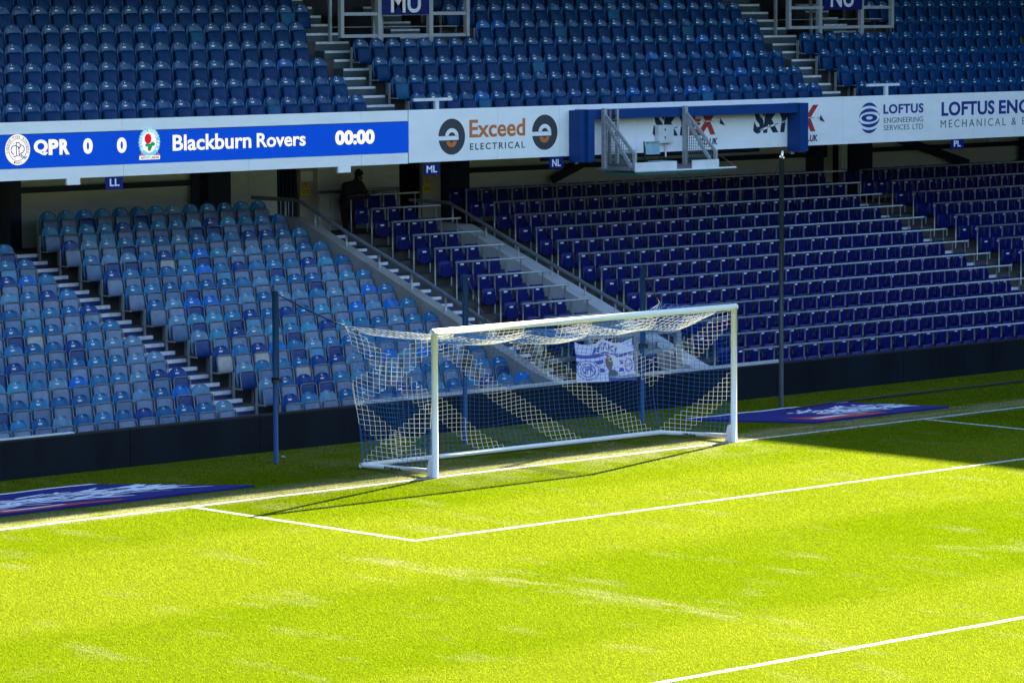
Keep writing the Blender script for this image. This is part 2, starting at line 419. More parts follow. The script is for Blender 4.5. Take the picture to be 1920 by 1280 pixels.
mb = MB(); mb.box(2.74, 2.95, YB-.2, YB-.165, 3.0, 4.86, M_NAVY); spart('post', mb)
mb = MB(); mb.box(30.05, 30.30, YB-.2, YB-.165, 3.0, 4.86, M_NAVY); spart('post', mb)
mb = MB(); mb.bar((14.3, YB-.25, 4.40), (13.2, YB-.25, 4.02), .08, .16, M_NAVY); spart('brace', mb)
mb = MB(); mb.bar((25.2, YB-.25, 4.62), (27.9, YB-.25, 3.92), .08, .20, M_NAVY); spart('brace', mb)
mb = MB(); mb.box(10.6, 17.5, 12.2, 12.35, 4.60, 4.80, M_BLUE); spart('beam', mb)
for (a, b, m) in ((5.82, 6.33, M_BEIGE), (9.38, 9.92, M_BEIGE), (22.36, 22.98, M_BEIGE), (23.30, 23.52, M_TRIM)):
    mb = MB(); mb.box(a, b, YB-.05, YB+.05, 2.7, 4.86, m); spart('door_panel', mb)
mb = MB()
for i in range(5): mb.box(5.28+.11*i, 5.335+.11*i, YB+.02, YB+.05, 2.7, 4.86, M_NAVY)
tag(spart('gate_bars', mb), None, None)
mb = MB(); mb.box(5.25, 5.80, YB+.06, YB+.09, 2.7, 3.85, M_TRIM); spart('gate_panel', mb)
# cladding joints as slim posts
for x in (4.44, 7.95, 12.6): 
    mb = MB(); mb.box(x-.015, x+.015, YB-.012, YB-.002, 2.7, 4.86, M_CREAM); spart('cladding_joint', mb)

# the covered stand along the side of the pitch: out of sight, its roof throws the shadow across the corner
mb = MB(); mb.box(30.4, 48, -90, 34, 12.0, 12.35, M_ROOF); mb.box(47.7, 48, -90, 34, 0, 12.0, M_ROOF)
mb.prism([(36, 1.0), (36, 0), (47.7, 0), (47.7, 8.0)], 1, -90, 6, M_ROOF)
tag(mb.build('unseen_stand'), None, None, kind='structure')
mb = MB(); mb.box(-54, -37, -100, 34, 15.0, 15.4, M_ROOF); mb.box(-54, -53.8, -100, 34, 0, 15.0, M_ROOF)  # unseen camera-side stand, added and raised to block low sky light
mb.prism([(-37, 1.0), (-37, 0), (-53.8, 0), (-53.8, 6.6)], 1, -100, 6, M_ROOF); tag(mb.build('unseen_stand'), None, None, kind='structure')
mb = MB(); mb.box(-54, 48, -124, -108, 22.0, 22.4, M_ROOF); mb.box(-54, 48, -124, -123.8, 0, 22.0, M_ROOF)  # unseen far stand, added and made tall to keep low sky off rear rows
mb.prism([(-108, 1.0), (-108, 0), (-123.8, 0), (-123.8, 13)], 0, -54, 48, M_ROOF); tag(mb.build('unseen_stand'), None, None, kind='structure')

# perimeter wall
pw = empty('perimeter_wall', 'low black wall between the pitch and the seats', 'wall', (0, 4.95, 0))
x = -36.0; 
while x < 35.9:
    mb = MB(); x1 = min(x+2.95, 36); mb.box(x+.006, x1-.006, -.05, .03, -.02, .665, M_WALLBLK); mb.box(x+.006, x1-.006, -.056, .05, .655, .69, M_BLACK)
    mb.build('wall_panel', pw); x = x1
mb = MB(); mb.box(-36, -7.7, -.045, .07, .691, .712, M_TRIM); mb.build('coping', pw)
mb = MB(); mb.box(-1.2, 10.4, -.03, .07, .60, .745, M_PALECONC); mb.build('coping', pw)

# sloping concrete parapets with handrails
def parapet(label, x0, x1, poly, m):
    mb = MB(); mb.prism(poly, 0, x0, x1, m); o = mb.build('parapet_wall'); return tag(o, label, 'wall', None)
parapet('sloping concrete wall between the faded seats and the narrow block', 3.98, 4.27,
        [(5.06, -.05), (5.06, .74), (5.75, .93), (12.34, 3.46), (12.9, 3.62), (14.4, 3.62), (14.4, 2.4), (8.2, .2)], M_CONC)
parapet('sloping pale concrete wall between the narrow block and the wide block', 8.52, 9.0,
        [(4.99, -.05), (4.99, .42), (5.25, .55), (5.8, .70), (8.18, 1.60), (12.13, 3.03), (12.8, 3.27), (14.4, 3.3), (14.4, 2.4), (8.2, .2)], M_PALECONC)
def handrail(label, x, pts, posts, top):
    h = empty('handrail', label, 'handrail', (x, pts[0][0], 0))
    mb = MB(); mb.tube([(0, y-pts[0][0], z) for y, z in pts], .042, M_DGALV); mb.build('rail', h)
    for y in posts:
        zr = np.interp(y, [p[0] for p in pts], [p[1] for p in pts]); zw = top(y)
        mb = MB(); mb.tube([(0, y-pts[0][0], zw-.02), (0, y-pts[0][0], zr-.042)], .026, M_GALV, 6); mb.build('post', h)
w1 = lambda y: np.interp(y, [5.06, 5.75, 12.34, 12.9, 14.4], [.74, .93, 3.46, 3.62, 3.62])
w2 = lambda y: np.interp(y, [5.25, 5.8, 8.18, 12.13, 12.8, 14.4], [.55, .70, 1.60, 3.03, 3.27, 3.3])
handrail('grey handrail on the wall beside the faded seats', 4.12, [(5.35, 1.08), (9.34, 2.65), (11.31, 3.36), (12.75, 3.93), (13.0, 3.98), (14.4, 3.98)],
         [5.36, 6.3, 7.3, 8.32, 9.34, 10.33, 11.35, 12.34, 13.3, 14.2], w1)
handrail('grey handrail on the pale wall beside the wide block', 8.78, [(5.9, 1.02), (7.63, 1.66), (11.29, 2.97), (12.97, 3.60), (13.3, 3.72), (14.6, 3.74)],
         [6.2, 7.2, 8.18, 9.08, 10.09, 11.12, 12.13, 13.2, 14.3], w2)
lr = empty('handrail', 'dark landing rail beside the person at the top of the stairs', 'handrail', (0, 14.55, 0))
pa, pb = at(598, 361, 1, 14.55), at(748, 355, 1, 14.55)
mb = MB(); mb.tube([(pa[0], 0, pa[2]), (pb[0], 0, pa[2])], .035, M_DGALV); mb.build('rail', lr)
for u_ in (598, 619, 700, 746):
    q_ = at(u_, 360, 1, 14.55); mb = MB(); mb.tube([(q_[0], 0, 2.9), (q_[0], 0, pa[2]-.03)], .022, M_GALV, 6); mb.build('post', lr)
cb = empty('crowd_barrier', 'grey steel barrier across the foot of the narrow block', 'barrier', (4.4, 6.0, 0))
mb = MB(); mb.box(0, 4.05, -.04, .04, 1.37, 1.47, M_GALV); mb.build('top_rail', cb)
mb = MB(); mb.box(.13, 4.05, -.035, .035, .98, 1.06, M_GALV); mb.build('lower_rail', cb)
for xx in (.07, 1.45, 2.75, 4.0):
    mb = MB(); mb.box(xx-.06, xx+.06, -.05, .05, .1, 1.36, M_GALV); mb.build('post', cb)

# stairs: every step has a painted front, white upper half
def stairs(label, x0, x1, steps, m, mriser, noseh):
    """steps: (y front, y back, z top, rise)"""
    s = empty('stair_flight', label, 'stairs', (x0, steps[0][0], 0), 'painted stair flights')
    for (y0, y1, z, rise) in steps:
        a, b = y0-steps[0][0], y1-steps[0][0]
        mb = MB(); w = x1-x0
        mb.add([(0, a, z-rise-.02), (w, a, z-rise-.02), (w, a, z), (0, a, z), (0, b, z-rise-.02), (w, b, z-rise-.02), (w, b, z), (0, b, z)],
               [(0, 1, 2, 3)], mriser)
        mb.add([(0, a, z-rise-.02), (w, a, z-rise-.02), (w, a, z), (0, a, z), (0, b, z-rise-.02), (w, b, z-rise-.02), (w, b, z), (0, b, z)],
               [(3, 2, 6, 7), (1, 5, 6, 2), (4, 0, 3, 7), (5, 4, 7, 6)], m)
        st = mb.build('step', s)
        mb = MB(); mb.box(.01, w-.01, a-.005, a+.06, z-noseh, z+.004, M_NOSE); mb.build('nosing', st)
    return s
def lower_steps(k0, k1):
    out = []
    for k in range(k0, k1+1):
        yr = 5.25+.67*k
        out += [(yr-.33, yr+.01, lz(k-1)+L_DZ/2, L_DZ/2), (yr-.004, yr+.34, lz(k)+.004, L_DZ/2)]
    return out
def upper_steps(k0, k1):
    out = []
    for k in range(k0, k1+1):
        yr = 10.45+.6*k
        out += [(yr-.3, yr+.01, uz(k-1)+U_DZ/2, U_DZ/2), (yr-.004, yr+.3, uz(k)+.004, U_DZ/2)]
    return out
stairs('white-edged stairs through the faded blue seats', -3.30, -2.29, lower_steps(1, 12), M_DARKCONC, M_STEPBLUE, .062)
stairs('white-edged stairs beside the narrow seat block', 4.29, 5.79, lower_steps(2, 12), M_DARKCONC, M_STEPBLUE, .055)
stairs('dim stairs between the wide rail-seat block and the far one', 22.2, 22.54, lower_steps(5, 12), M_DARKCONC, M_STEPBLUE, .055)
stairs('grey white-edged upper stairs beside the seats over the scoreboard', 4.22, 5.47, upper_steps(1, 3), M_STEP, M_STEP, .045)
stairs('grey white-edged upper stairs below the NU sign', 18.1, 19.34, upper_steps(1, 3), M_STEP, M_STEP, .045)
stairs('grey white-edged upper stairs climbing past the MU sign', 5.10, 6.04, upper_steps(4, 9), M_STEP, M_STEP, .045)
stairs('grey white-edged upper stairs climbing past the NU sign', 18.95, 20.10, upper_steps(4, 9), M_STEP, M_STEP, .045)
for lab, x0 in (('grey stairs down into the exit behind the MU sign', 7.45), ('grey stairs down into the exit behind the NU sign', 21.35)):
    stairs(lab, x0, x0+.85, [(13.1+.3*i, 13.42+.3*i, 7.18+.16*i, .16) for i in range(6)], M_STEP, M_STEP, .04)

# ---------------------------------------------------------------- seats
def back_shell(m, z0=.34, z1=.805, wb=.192, wm=.209):
    """curved moulded back with a rounded top, front towards -y"""
    mb = MB(); nu, nv = 10, 9
    ts = [0, .2, .4, .55, .68, .79, .88, .945, .985, 1.0]
    def hw(t):
        if t < .5: return wb+(wm-wb)*t/.5
        return max(.07, wm*(1-((t-.5)/.5)**3.0)**(1/2.3)) if t < 1 else .07
    def front(s, t):
        return (hw(t)*s, -.055+.055*t-.045*s*s+.02*max(0, t-.8)/.2, z0+(z1-z0)*t)
    def rear(s, t):
        return (hw(t)*s*(1.0), -.055+.055*t+.028-.030*s*s+.02*max(0, t-.8)/.2, z0+(z1-z0)*t-.012*t)
    V = [front(-1+2*i/nu, t) for t in ts for i in range(nu+1)]; nb = len(V)
    V += [rear(-1+2*i/nu, t) for t in ts for i in range(nu+1)]
    w = nu+1; n = len(ts); F = []
    for j in range(n-1):
        for i in range(nu):
            q = (j*w+i, j*w+i+1, (j+1)*w+i+1, (j+1)*w+i); F.append(q); F.append(tuple(nb+k for k in q[::-1]))
        F.append((j*w, (j+1)*w, nb+(j+1)*w, nb+j*w)); F.append((j*w+nu, nb+j*w+nu, nb+(j+1)*w+nu, (j+1)*w+nu))
    for i in range(nu):
        F.append((i, nb+i, nb+i+1, i+1)); a = (n-1)*w+i; F.append((a, a+1, nb+a+1, nb+a))
    mb.add(V, F, m, True); return mb
def rrect(w, h, r, n=4):
    p = []
    for cx, cz, a0 in ((w-r, h-r, 0), (-w+r, h-r, 90), (-w+r, -h+r, 180), (w-r, -h+r, 270)):
        for k in range(n+1):
            a = R(a0+90*k/n); p.append((cx+r*math.cos(a), cz+r*math.sin(a)))
    return p
def pan_mesh(m, w=.189, zb=.295, zt=.625, y=-.115, th=.05, dome=.018, ribs=False):
    """tipped-up seat pan: rounded slab with a slightly domed underside towards the pitch"""
    mb = MB(); h = (zt-zb)/2; zc = (zt+zb)/2; tilt = .16
    def P(x, z, d): return (x, y+tilt*(z-0)-d, zc+z)
    o = rrect(w, h, .07); i1 = rrect(w-.018, h-.018, .058); i2 = rrect(w-.05, h-.05, .04); n = len(o)
    rings = [[P(x, z, -th*.55) for x, z in i1], [P(x, z, -th*.4) for x, z in o], [P(x, z, 0) for x, z in o], [P(x, z, .012) for x, z in i1], [P(x, z, dome) for x, z in i2]]
    V = [q for r in rings for q in r]; F = []
    for k in range(4):
        for i in range(n): F.append((k*n+i, k*n+(i+1) % n, (k+1)*n+(i+1) % n, (k+1)*n+i))
    F.append(list(range(4*n, 5*n))); F.append(list(range(n))[::-1])
    mb.add(V, F, m, True)
    if ribs:
        for xr in (-.085, 0.0, .085):
            b = len(mb.v)
            mb.add([P(xr-.007, h-.02, .012), P(xr+.007, h-.02, .012), P(xr*.8+.004, h-.10, dome), P(xr*.8-.004, h-.10, dome),
                    P(xr-.004, h-.022, .03), P(xr+.004, h-.022, .03)], [(0, 1, 5, 4), (4, 5, 2, 3), (1, 2, 5), (0, 4, 3)], m)
    return mb
def frame_tube(w=.196, zb=.34, zt=.636, y=-.172):
    mb = MB(); h = (zt-zb)/2; zc = (zt+zb)/2; r = .075; pts = []
    P = lambda x, z: (x, y+.16*z, zc+z)
    pts.append(P(-w, -h))
    for k in range(5):
        a = R(180-90*k/4); pts.append(P(-w+r+r*math.cos(a), h-r+r*math.sin(a)))
    for k in range(5):
        a = R(90-90*k/4); pts.append(P(w-r+r*math.cos(a), h-r+r*math.sin(a)))
    pts.append(P(w, -h)); mb.tube(pts, .0125, M_RIM, 6); return mb
def bracket_mesh(x=-.228, top=.63):
    mb = MB(); mb.box(x-.011, x+.011, -.035, .02, 0, top, M_BRK); mb.box(x-.014, x+.014, -.26, .02, .30, .325, M_BRK); return mb
def plate_mesh(z=.700, w=.040, h=.0135, y=-.0175):
    mb = MB(); mb.box(-w, w, y-.006, y, z-h, z+h, M_PLATE); return mb
def dot_mesh(z=.758):  # small white dot near the top of a backrest
    mb = MB(); n = 8; c = [(.0125*math.cos(2*math.pi*k/n), .0125*math.sin(2*math.pi*k/n)) for k in range(n)]
    mb.prism([(x, z+q) for x, q in c], 1, -.014, -.004, M_PLATE); return mb
# stools: faded seat of the lower tier / glossy seat of the upper tier
ME_BACK = back_shell(M_PLASTIC).mesh('backrest'); ME_PAN = pan_mesh(M_PLASTIC, y=-.15, zt=.628).mesh('seat_pan'); ME_RIM = frame_tube().mesh('pan_rim')
ME_BRK = bracket_mesh().mesh('bracket'); ME_PLATE = plate_mesh().mesh('number_plate'); ME_DOT = dot_mesh().mesh('white_dot')
ME_GBACK = back_shell(M_GLOSS, wm=.211).mesh('backrest'); ME_GPAN = pan_mesh(M_SATIN, w=.172, zb=.28, zt=.640, y=-.165, th=.06, dome=.03, ribs=True).mesh('seat_pan')
FADED = [('faded blue', (.024, .160, .33), 28), ('mid blue', (.009, .105, .265), 28), ('pale grey-blue', (.105, .235, .37), 17), ('bright blue', (.004, .145, .52), 9),
         ('dark blue', (.004, .048, .21), 14), ('pale teal-blue', (.045, .25, .40), 5)]
PANS = [((.14, .19, .29), 52), ((.085, .145, .25), 22), ((.005, .030, .14), 16), ((.07, .22, .36), 6), ((.35, .34, .32), 2)]
def pick(L): return random.choices(L, [l[-1] for l in L])[0]
def jit(c, a=.10):
    f = 1+random.uniform(-a, a); return (c[0]*f, c[1]*f*(1+random.uniform(-.03, .03)), c[2]*f, 1)
inview = lambda P, mg: (lambda q: -mg < q[0] < 1920+mg and -mg < q[1] < 1280+mg)(px(P))

def stadium_seat(x, y, z, label):
    s = empty('faded_seat', label, 'stadium seat', (x, y, z), 'faded blue seats of the lower tier')
    return s
def add_parts(s, back, pan, cb, cp, rim=True, plate=True, white_dot=True):
    b = link(back, 'backrest', s); b.color = cb
    p = link(pan, 'seat_pan', s); p.color = cp
    if rim: link(ME_RIM, 'pan_rim', s)
    link(ME_BRK, 'bracket', s)
    if white_dot: link(ME_DOT, 'white_dot', s)
    if plate: link(ME_PLATE, 'number_plate', s)
# block beside the left edge of the view, and the block up to the concrete wall
for k in range(12):
    for j in range(22):
        P = (-3.73-.456*j, ly(k), lz(k))
        if not inview((P[0], P[1], P[2]+.6), 45): continue
        nm, c, _ = pick(FADED)
        s = stadium_seat(*P, f'{nm} seat left of the striped stairs, {ORD[j+1]} along, {ORD[k+1]} row above the wall')
        add_parts(s, ME_BACK, ME_PAN, jit(c), jit(pick(PANS)[0]), plate=random.random() < .62, white_dot=random.random() < .9)
for k in range(13):
    for j in range(14):
        if k == 12 and j == 0: continue
        P = (-2.15+.4538*j, ly(k), lz(k))
        nm, c, _ = pick(FADED)
        s = stadium_seat(*P, f'{nm} seat right of the striped stairs, {ORD[j+1]} along, {ORD[k+1]} row above the wall')
        add_parts(s, ME_BACK, ME_PAN, jit(c), jit(pick(PANS)[0]), plate=random.random() < .66, white_dot=random.random() < .9)
# row ends: thin steel uprights
# ---- upper tier: three blocks, the 300 nearest are single seats, the rest one mass
UP = []
for k in range(9):
    xr = {4: 4.42, 5: 5.05}.get(k, 4.0 if k < 4 else 5.05)
    for j in range(26):
        UP.append(((xr-.455*j, uy(k), uz(k)), 'above the scoreboard', j+1, k+1, 'the stairs'))
    xl = 5.68 if k < 4 else (9.75 if k == 4 else 9.3); xe = 17.87 if k < 4 else 18.35
    n = int(round((xe-xl)/.4515))+1
    for j in range(n):
        UP.append(((xl+(xe-xl)*j/(n-1), uy(k), uz(k)), 'above the camera gantry', j+1, k+1, 'its near stairs' if k < 4 else 'the MU exit'))
    xl = 19.55 if k < 4 else (23.55 if k == 4 else 23.2)
    for j in range(18):
        UP.append(((xl+.4515*j, uy(k), uz(k)), 'beyond the far upper stairs', j+1, k+1, 'them' if k < 4 else 'the NU exit'))
UP = [u for u in UP if inview((u[0][0], u[0][1], u[0][2]+.55), 30)]
UP.sort(key=lambda u: px(u[0])[2])
GBLUE = (.003, .052, .155); GPAN = (.0025, .034, .115)  # pan blue darker than the back: its duller reflection is put into the colour
rest_up = MB()
def merge(mb, me, off, m=None):
    b = len(mb.v); mb.v += [(v.co[0]+off[0], v.co[1]+off[1], v.co[2]+off[2]) for v in me.vertices]
    for p in me.polygons:
        mb.f.append([b+i for i in p.vertices]); mb.mi.append(mb.midx(m or me.materials[p.material_index])); mb.sm.append(p.use_smooth)
M_SATINFIX = mat('satin_blue_plastic', (.0025, .034, .115), .4, spec=.10)
M_GLOSSFIX = mat('glossy_blue_plastic', GBLUE, .22, spec=.26)
for i, (P, where, a, b, ref) in enumerate(UP):
    if i < 300:
        lighter = random.random() < .05
        s = empty('upper_seat', f'glossy blue seat {where}, {ORD[a]} from {ref}, {ORD[b]} row up', 'upper-tier seat', P, 'glossy blue seats of the upper tier')
        c = jit((.006, .085, .30) if lighter else GBLUE, .12); c2 = jit((.012, .10, .20) if random.random() < .03 else GPAN, .12)
        add_parts(s, ME_GBACK, ME_GPAN, c, c2, rim=False, plate=random.random() < .7, white_dot=True)
    else:
        for me, m in ((ME_GBACK, M_GLOSSFIX), (ME_GPAN, M_SATINFIX), (ME_BRK, None), (ME_DOT, None)): merge(rest_up, me, P, m)
        if random.random() < .7: merge(rest_up, ME_PLATE, P)
if rest_up.v: tag(rest_up.build('remaining_upper_seats'), 'far rows of glossy blue seats high in the upper tier', 'seats', 'glossy blue seats of the upper tier', 'stuff')

# ---- rail seats: a steel frame along the back of each row, flat dark blue seats hung on it
def rail_seat_mesh():
    mb = MB(); n = 6
    def shell(i, j):
        x = -.187+.374*i; z = .195+.345*j; return (x, -.075+.012*math.cos((i-.5)*math.pi)*-1+.02*j, z)
    nu, nv = 6, 4
    V = [shell(i/nu, j/nv) for j in range(nv+1) for i in range(nu+1)]; nb = len(V); V += [(x*.98, y+.03, z) for x, y, z in V]; w = nu+1; F = []
    for j in range(nv):
        for i in range(nu):
            q = (j*w+i, j*w+i+1, (j+1)*w+i+1, (j+1)*w+i); F += [q, tuple(nb+t for t in q[::-1])]
        F += [(j*w, (j+1)*w, nb+(j+1)*w, nb+j*w), (j*w+nu, nb+j*w+nu, nb+(j+1)*w+nu, (j+1)*w+nu)]
    for i in range(nu):
        a = nv*w+i; F += [(i, nb+i, nb+i+1, i+1), (a, a+1, nb+a+1, nb+a)]
    mb.add(V, F, M_RAILSEAT, True); return mb
ME_RBACK = rail_seat_mesh().mesh('backrest')
mb = MB(); mb.prism([(x*1, .30+z) for x, z in rrect(.160, .09, .03)], 1, -.118, -.098, M_RAILSEAT); ME_RPAN = mb.mesh('seat_pan')
mb = MB(); mb.box(-.052, .048, -.085, -.076, .425, .458, M_PLATE); ME_RPLATE = mb.mesh('number_plate')
mb = MB(); mb.box(-.012, .012, -.092, -.082, .202, .222, M_PLATE); ME_RSTUD = mb.mesh('white_dot')  # white bolt low on each rail seat
RS = []
def rail(label, x0, x1, k, n, pitch, first=0):
    y = 5.80+.67*k; z = .90+.254*k
    r = empty('seat_rail', label, 'safety rail', (x0, y, lz(k)), 'steel rails of the dark blue seats')
    mb = MB(); mb.tube([(0, 0, .80), (x1-x0, 0, .80)], .0215, M_GALV, 8); mb.build('top_rail', r)
    for j in range(n+1):
        mb = MB(); mb.tube([(.018+pitch*j, 0, 0), (.018+pitch*j, 0, .79)], .0175, M_GALV, 6); mb.build('post', r)
    return r
for k in range(1, 13):
    rail(f'steel rail across the narrow block, {ORD[k]} above the barrier', 6.39, 8.37, k, 4, .463)
    for j in range(4): RS.append(((6.39+.463*(j+.5)+.018, 5.80+.67*k, lz(k)), 'narrow block', j+1, k, 'its steps'))
for j in range(1, 4): RS.append(((6.39+.463*(j+.5)+.018, 5.80+.67*13, lz(13)), 'narrow block', j+1, 13, 'its steps'))
for j in range(27): RS.append(((9.76+.463*(j+.5)+.018, 5.80+.67*13, lz(13)), 'wide block', j+1, 14, 'the handrail'))
for j in range(16): RS.append(((22.85+.463*(j+.5)+.018, 5.80+.67*13, lz(13)), 'far block', j+1, 14, 'its stairs'))
for k in range(0, 13):
    x0 = {0: 10.14, 12: 9.76}.get(k, 9.98); n = 26 if k < 12 else 27
    rail(f'long steel rail across the wide block, {ORD[k+1]} above the wall', x0, x0+.463*n+.10, k, n, .463)
    for j in range(n): RS.append(((x0+.463*(j+.5)+.018, 5.80+.67*k, lz(k)), 'wide block', j+1, k+1, 'the handrail'))
for k in range(3, 13):
    x0 = 23.27 if k < 12 else 22.85
    rail(f'steel rail across the far block, {ORD[k-2]} one up in view', x0, x0+.463*16+.1, k, 16, .463)
    for j in range(16): RS.append(((x0+.463*(j+.5)+.018, 5.80+.67*k, lz(k)), 'far block', j+1, k+1, 'its stairs'))
RS = [q for q in RS if inview((q[0][0], q[0][1], q[0][2]+.4), 30)]
RS.sort(key=lambda q: px(q[0])[2])
rest_r = MB()
for i, (P, where, a, b, ref) in enumerate(RS):
    pl = random.random() < .8
    if i < 300:
        s = empty('rail_seat', f'dark blue rail seat in the {where}, {ORD[a]} from {ref}, {ORD[b]} row up', 'rail seat', P, 'dark blue rail seats')
        link(ME_RBACK, 'backrest', s); link(ME_RPAN, 'seat_pan', s); link(ME_RSTUD, 'white_dot', s)
        if pl: link(ME_RPLATE, 'number_plate', s)
    else:
        for me in (ME_RBACK, ME_RPAN, ME_RSTUD)+((ME_RPLATE,) if pl else ()): merge(rest_r, me, P)
if rest_r.v: tag(rest_r.build('remaining_rail_seats'), 'farther dark blue rail seats in the wide and far blocks', 'seats', 'dark blue rail seats', 'stuff')

# ---------------------------------------------------------------- scoreboard and advertising boards along the upper tier
A = lambda u, v: at(u, v, 1, YF)
BX = lambda u: A(u, 250)[0]
def zz(u, v): return A(u, v)[2]
sb = empty('scoreboard', 'long blue electronic scoreboard reading QPR 0 0 Blackburn Rovers 00:00', 'scoreboard', (0, YF, 4.8))
def sbp(name, mb, parent=sb):
    o = mb.build(name, parent)
    if parent is sb: o.matrix_parent_inverse = Matrix.Translation((0, -YF, -4.8))
    return o
edges_t = [-14, -9.8, -2.62, 3.44, 4.70]; edges_b = [-14, -7.2, -2.60, .50, 3.44, 4.70]
for e, z0, z1, nm in ((edges_t, 5.672, 5.895, 'top_trim'), (edges_b, 4.805, 5.028, 'bottom_trim')):
    for a, b in zip(e[:-1], e[1:]):
        mb = MB(); mb.box(a+.004, b-.004, YF-.02, YF+.06, z0, z1, M_BOARD); sbp(nm, mb)
mb = MB(); mb.box(-14, 4.70, YF+.062, YF+.10, 4.82, 5.88, M_BLACK); sbp('backing', mb)
mb = MB(); mb.box(-14, 4.69, YF-.028, YF-.0, 5.658, 5.671, M_BLACK); sbp('top_trim', mb)
mb = MB(); mb.box(-14, 4.695, YF-.035, YF+.05, 5.035, 5.657, M_SCREEN); sbp('screen', mb)
for u0, u1 in ((123, 148), (633, 656)):
    mb = MB(); mb.box(BX(u0), BX(u1), YF-.02, YF+.03, 4.68, 4.804, M_BOARD); sbp('drip_tab', mb)
YS = YF-.037
def led(body, u0, u1, vt, vb, bold=.03, uref=None, um=None):
    mb = MB(); add_text(mb, body, at(u0, 270, 1, YS)[0], at(u1, 270, 1, YS)[0], at(uref or u0, vb, 1, YS)[2], at(uref or u0, vt, 1, YS)[2], YS, M_LEDW, bold)
    return sbp('lettering', mb)
led('Q', 63.3, 89.5, 262.0, 291.5, .05, 78); led('P', 91.0, 109.4, 261.3, 290.5, .05, 100); led('R', 111.2, 130.2, 261.0, 290.0, .05, 120)
led('0', 155.8, 173.6, 259.3, 288.7, .05, 165); led('0', 219.2, 237.1, 257.9, 287.0, .05, 228)
led('Blackburn', 323.8, 471, 253.3, 283.3, .02, 326); led('Rovers', 481.5, 573, 250.0, 276.8, .02, 484)
led('00:00', 628.6, 702.3, 244.0, 271.4, .05, 660)
# the two club crests on the screen
c = at(33, 281, 1, YS); rx, rz = .285, .288
crest = MB(); disc(crest, c[0], c[2], rx, rz, YS, M_LEDW, 48); cr = sbp('crest', crest)
mb = MB(); Y2 = YS-.003
disc(mb, c[0], c[2], .207, .21, Y2, M_LEDNAVY, 48, inner=.955)
ring_text(mb, 'QUEENS PARK RANGERS', c[0], c[2], .243, .245, .050, .034, Y2, M_LEDNAVY, 90, 205)
ring_text(mb, '1882', c[0], c[2], .243, .245, .046, .030, Y2, M_LEDNAVY, 270, 34, True)
def stroke(mb, pts, r, m): mb.tube([(c[0]+x, Y2-.002, c[2]+z) for x, z in pts], r, m, 5)
arc = lambda cx, cz, ax, az, a0, a1, n=14: [(cx+ax*math.cos(R(a0+(a1-a0)*i/n)), cz+az*math.sin(R(a0+(a1-a0)*i/n))) for i in range(n+1)]
stroke(mb, arc(-.062, -.005, .092, .085, 20, 255), .0085, M_LEDNAVY); stroke(mb, [(-.10, -.13), (-.02, -.11), (.0, -.115)], .0085, M_LEDNAVY)
stroke(mb, [(-.032, .14), (-.032, -.10)], .0085, M_LEDNAVY); stroke(mb, arc(.0, .075, .06, .06, 120, -75), .0085, M_LEDNAVY)
stroke(mb, [(.03, .06), (.03, -.13)], .0085, M_LEDNAVY); stroke(mb, arc(.075, .01, .075, .075, 110, -95), .0085, M_LEDNAVY)
stroke(mb, [(.06, -.065), (.10, -.12), (.165, -.15), (.20, -.135)], .009, M_LEDNAVY); stroke(mb, [(.035, -.085), (.09, -.15), (.15, -.17), (.20, -.14)], .007, M_LEDNAVY)
mb.build('lettering', cr).matrix_parent_inverse = Matrix.Translation((0, 0, 0))
c = at(280, 268.5, 1, YS)
crest = MB(); disc(crest, c[0], c[2]+.015, .247, .27, YS, M_LEDSKY, 40)
for k in range(26):
    a = 2*math.pi*k/26; disc(crest, c[0]+.238*math.cos(a), c[2]+.015+.262*math.sin(a), .028, .03, YS-.0005, M_LEDSKY, 8)
cr = sbp('crest', crest)
mb = MB(); disc(mb, c[0]-.005, c[2]+.015, .170, .20, YS-.003, M_LEDW, 40); mb.box(c[0]-.25, c[0]+.25, YS-.006, YS-.003, c[2]-.315, c[2]-.24, M_LEDW); mb.build('crest_field', cr)
mb = MB(); ring_text(mb, 'BLACKBURN ROVERS F.C.', c[0], c[2]+.015, .208, .235, .055, .036, YS-.004, M_LEDW, 90, 250); mb.build('lettering', cr)
mb = MB(); add_text(mb, 'ARTE ET LABORE', c[0]-.215, c[0]+.225, c[2]-.30, c[2]-.255, YS-.0065, M_LEDNAVY, .01); mb.build('lettering', cr)
mb = MB(); Yr = YS-.005
for k in range(9):
    a = 2*math.pi*k/9; disc(mb, c[0]-.035+.052*math.cos(a), c[2]+.085+.062*math.sin(a), .036, .04, Yr-.0003*k, M_LEDRED, 9)
disc(mb, c[0]-.035, c[2]+.085, .055, .06, Yr-.003, M_LEDRED, 12); mb.build('rose', cr)
mb = MB()
for dx, dz, ax, az in ((-.06, -.035, .05, .032), (.075, -.02, .055, .04), (-.005, -.10, .042, .055), (.02, -.03, .05, .02), (.04, -.05, .02, .06)):
    disc(mb, c[0]+dx, c[2]+dz, ax, az, Yr-.002, M_LEDGRN, 10)
mb.build('leaves', cr)
mb = MB()
for sx in (-.195, .205): mb.prism([(c[0]+sx-.045, c[2]-.24), (c[0]+sx+.045, c[2]-.24), (c[0]+sx, c[2]-.185)], 1, Yr-.002, Yr, M_LEDORG)
mb.build('flourish', cr)

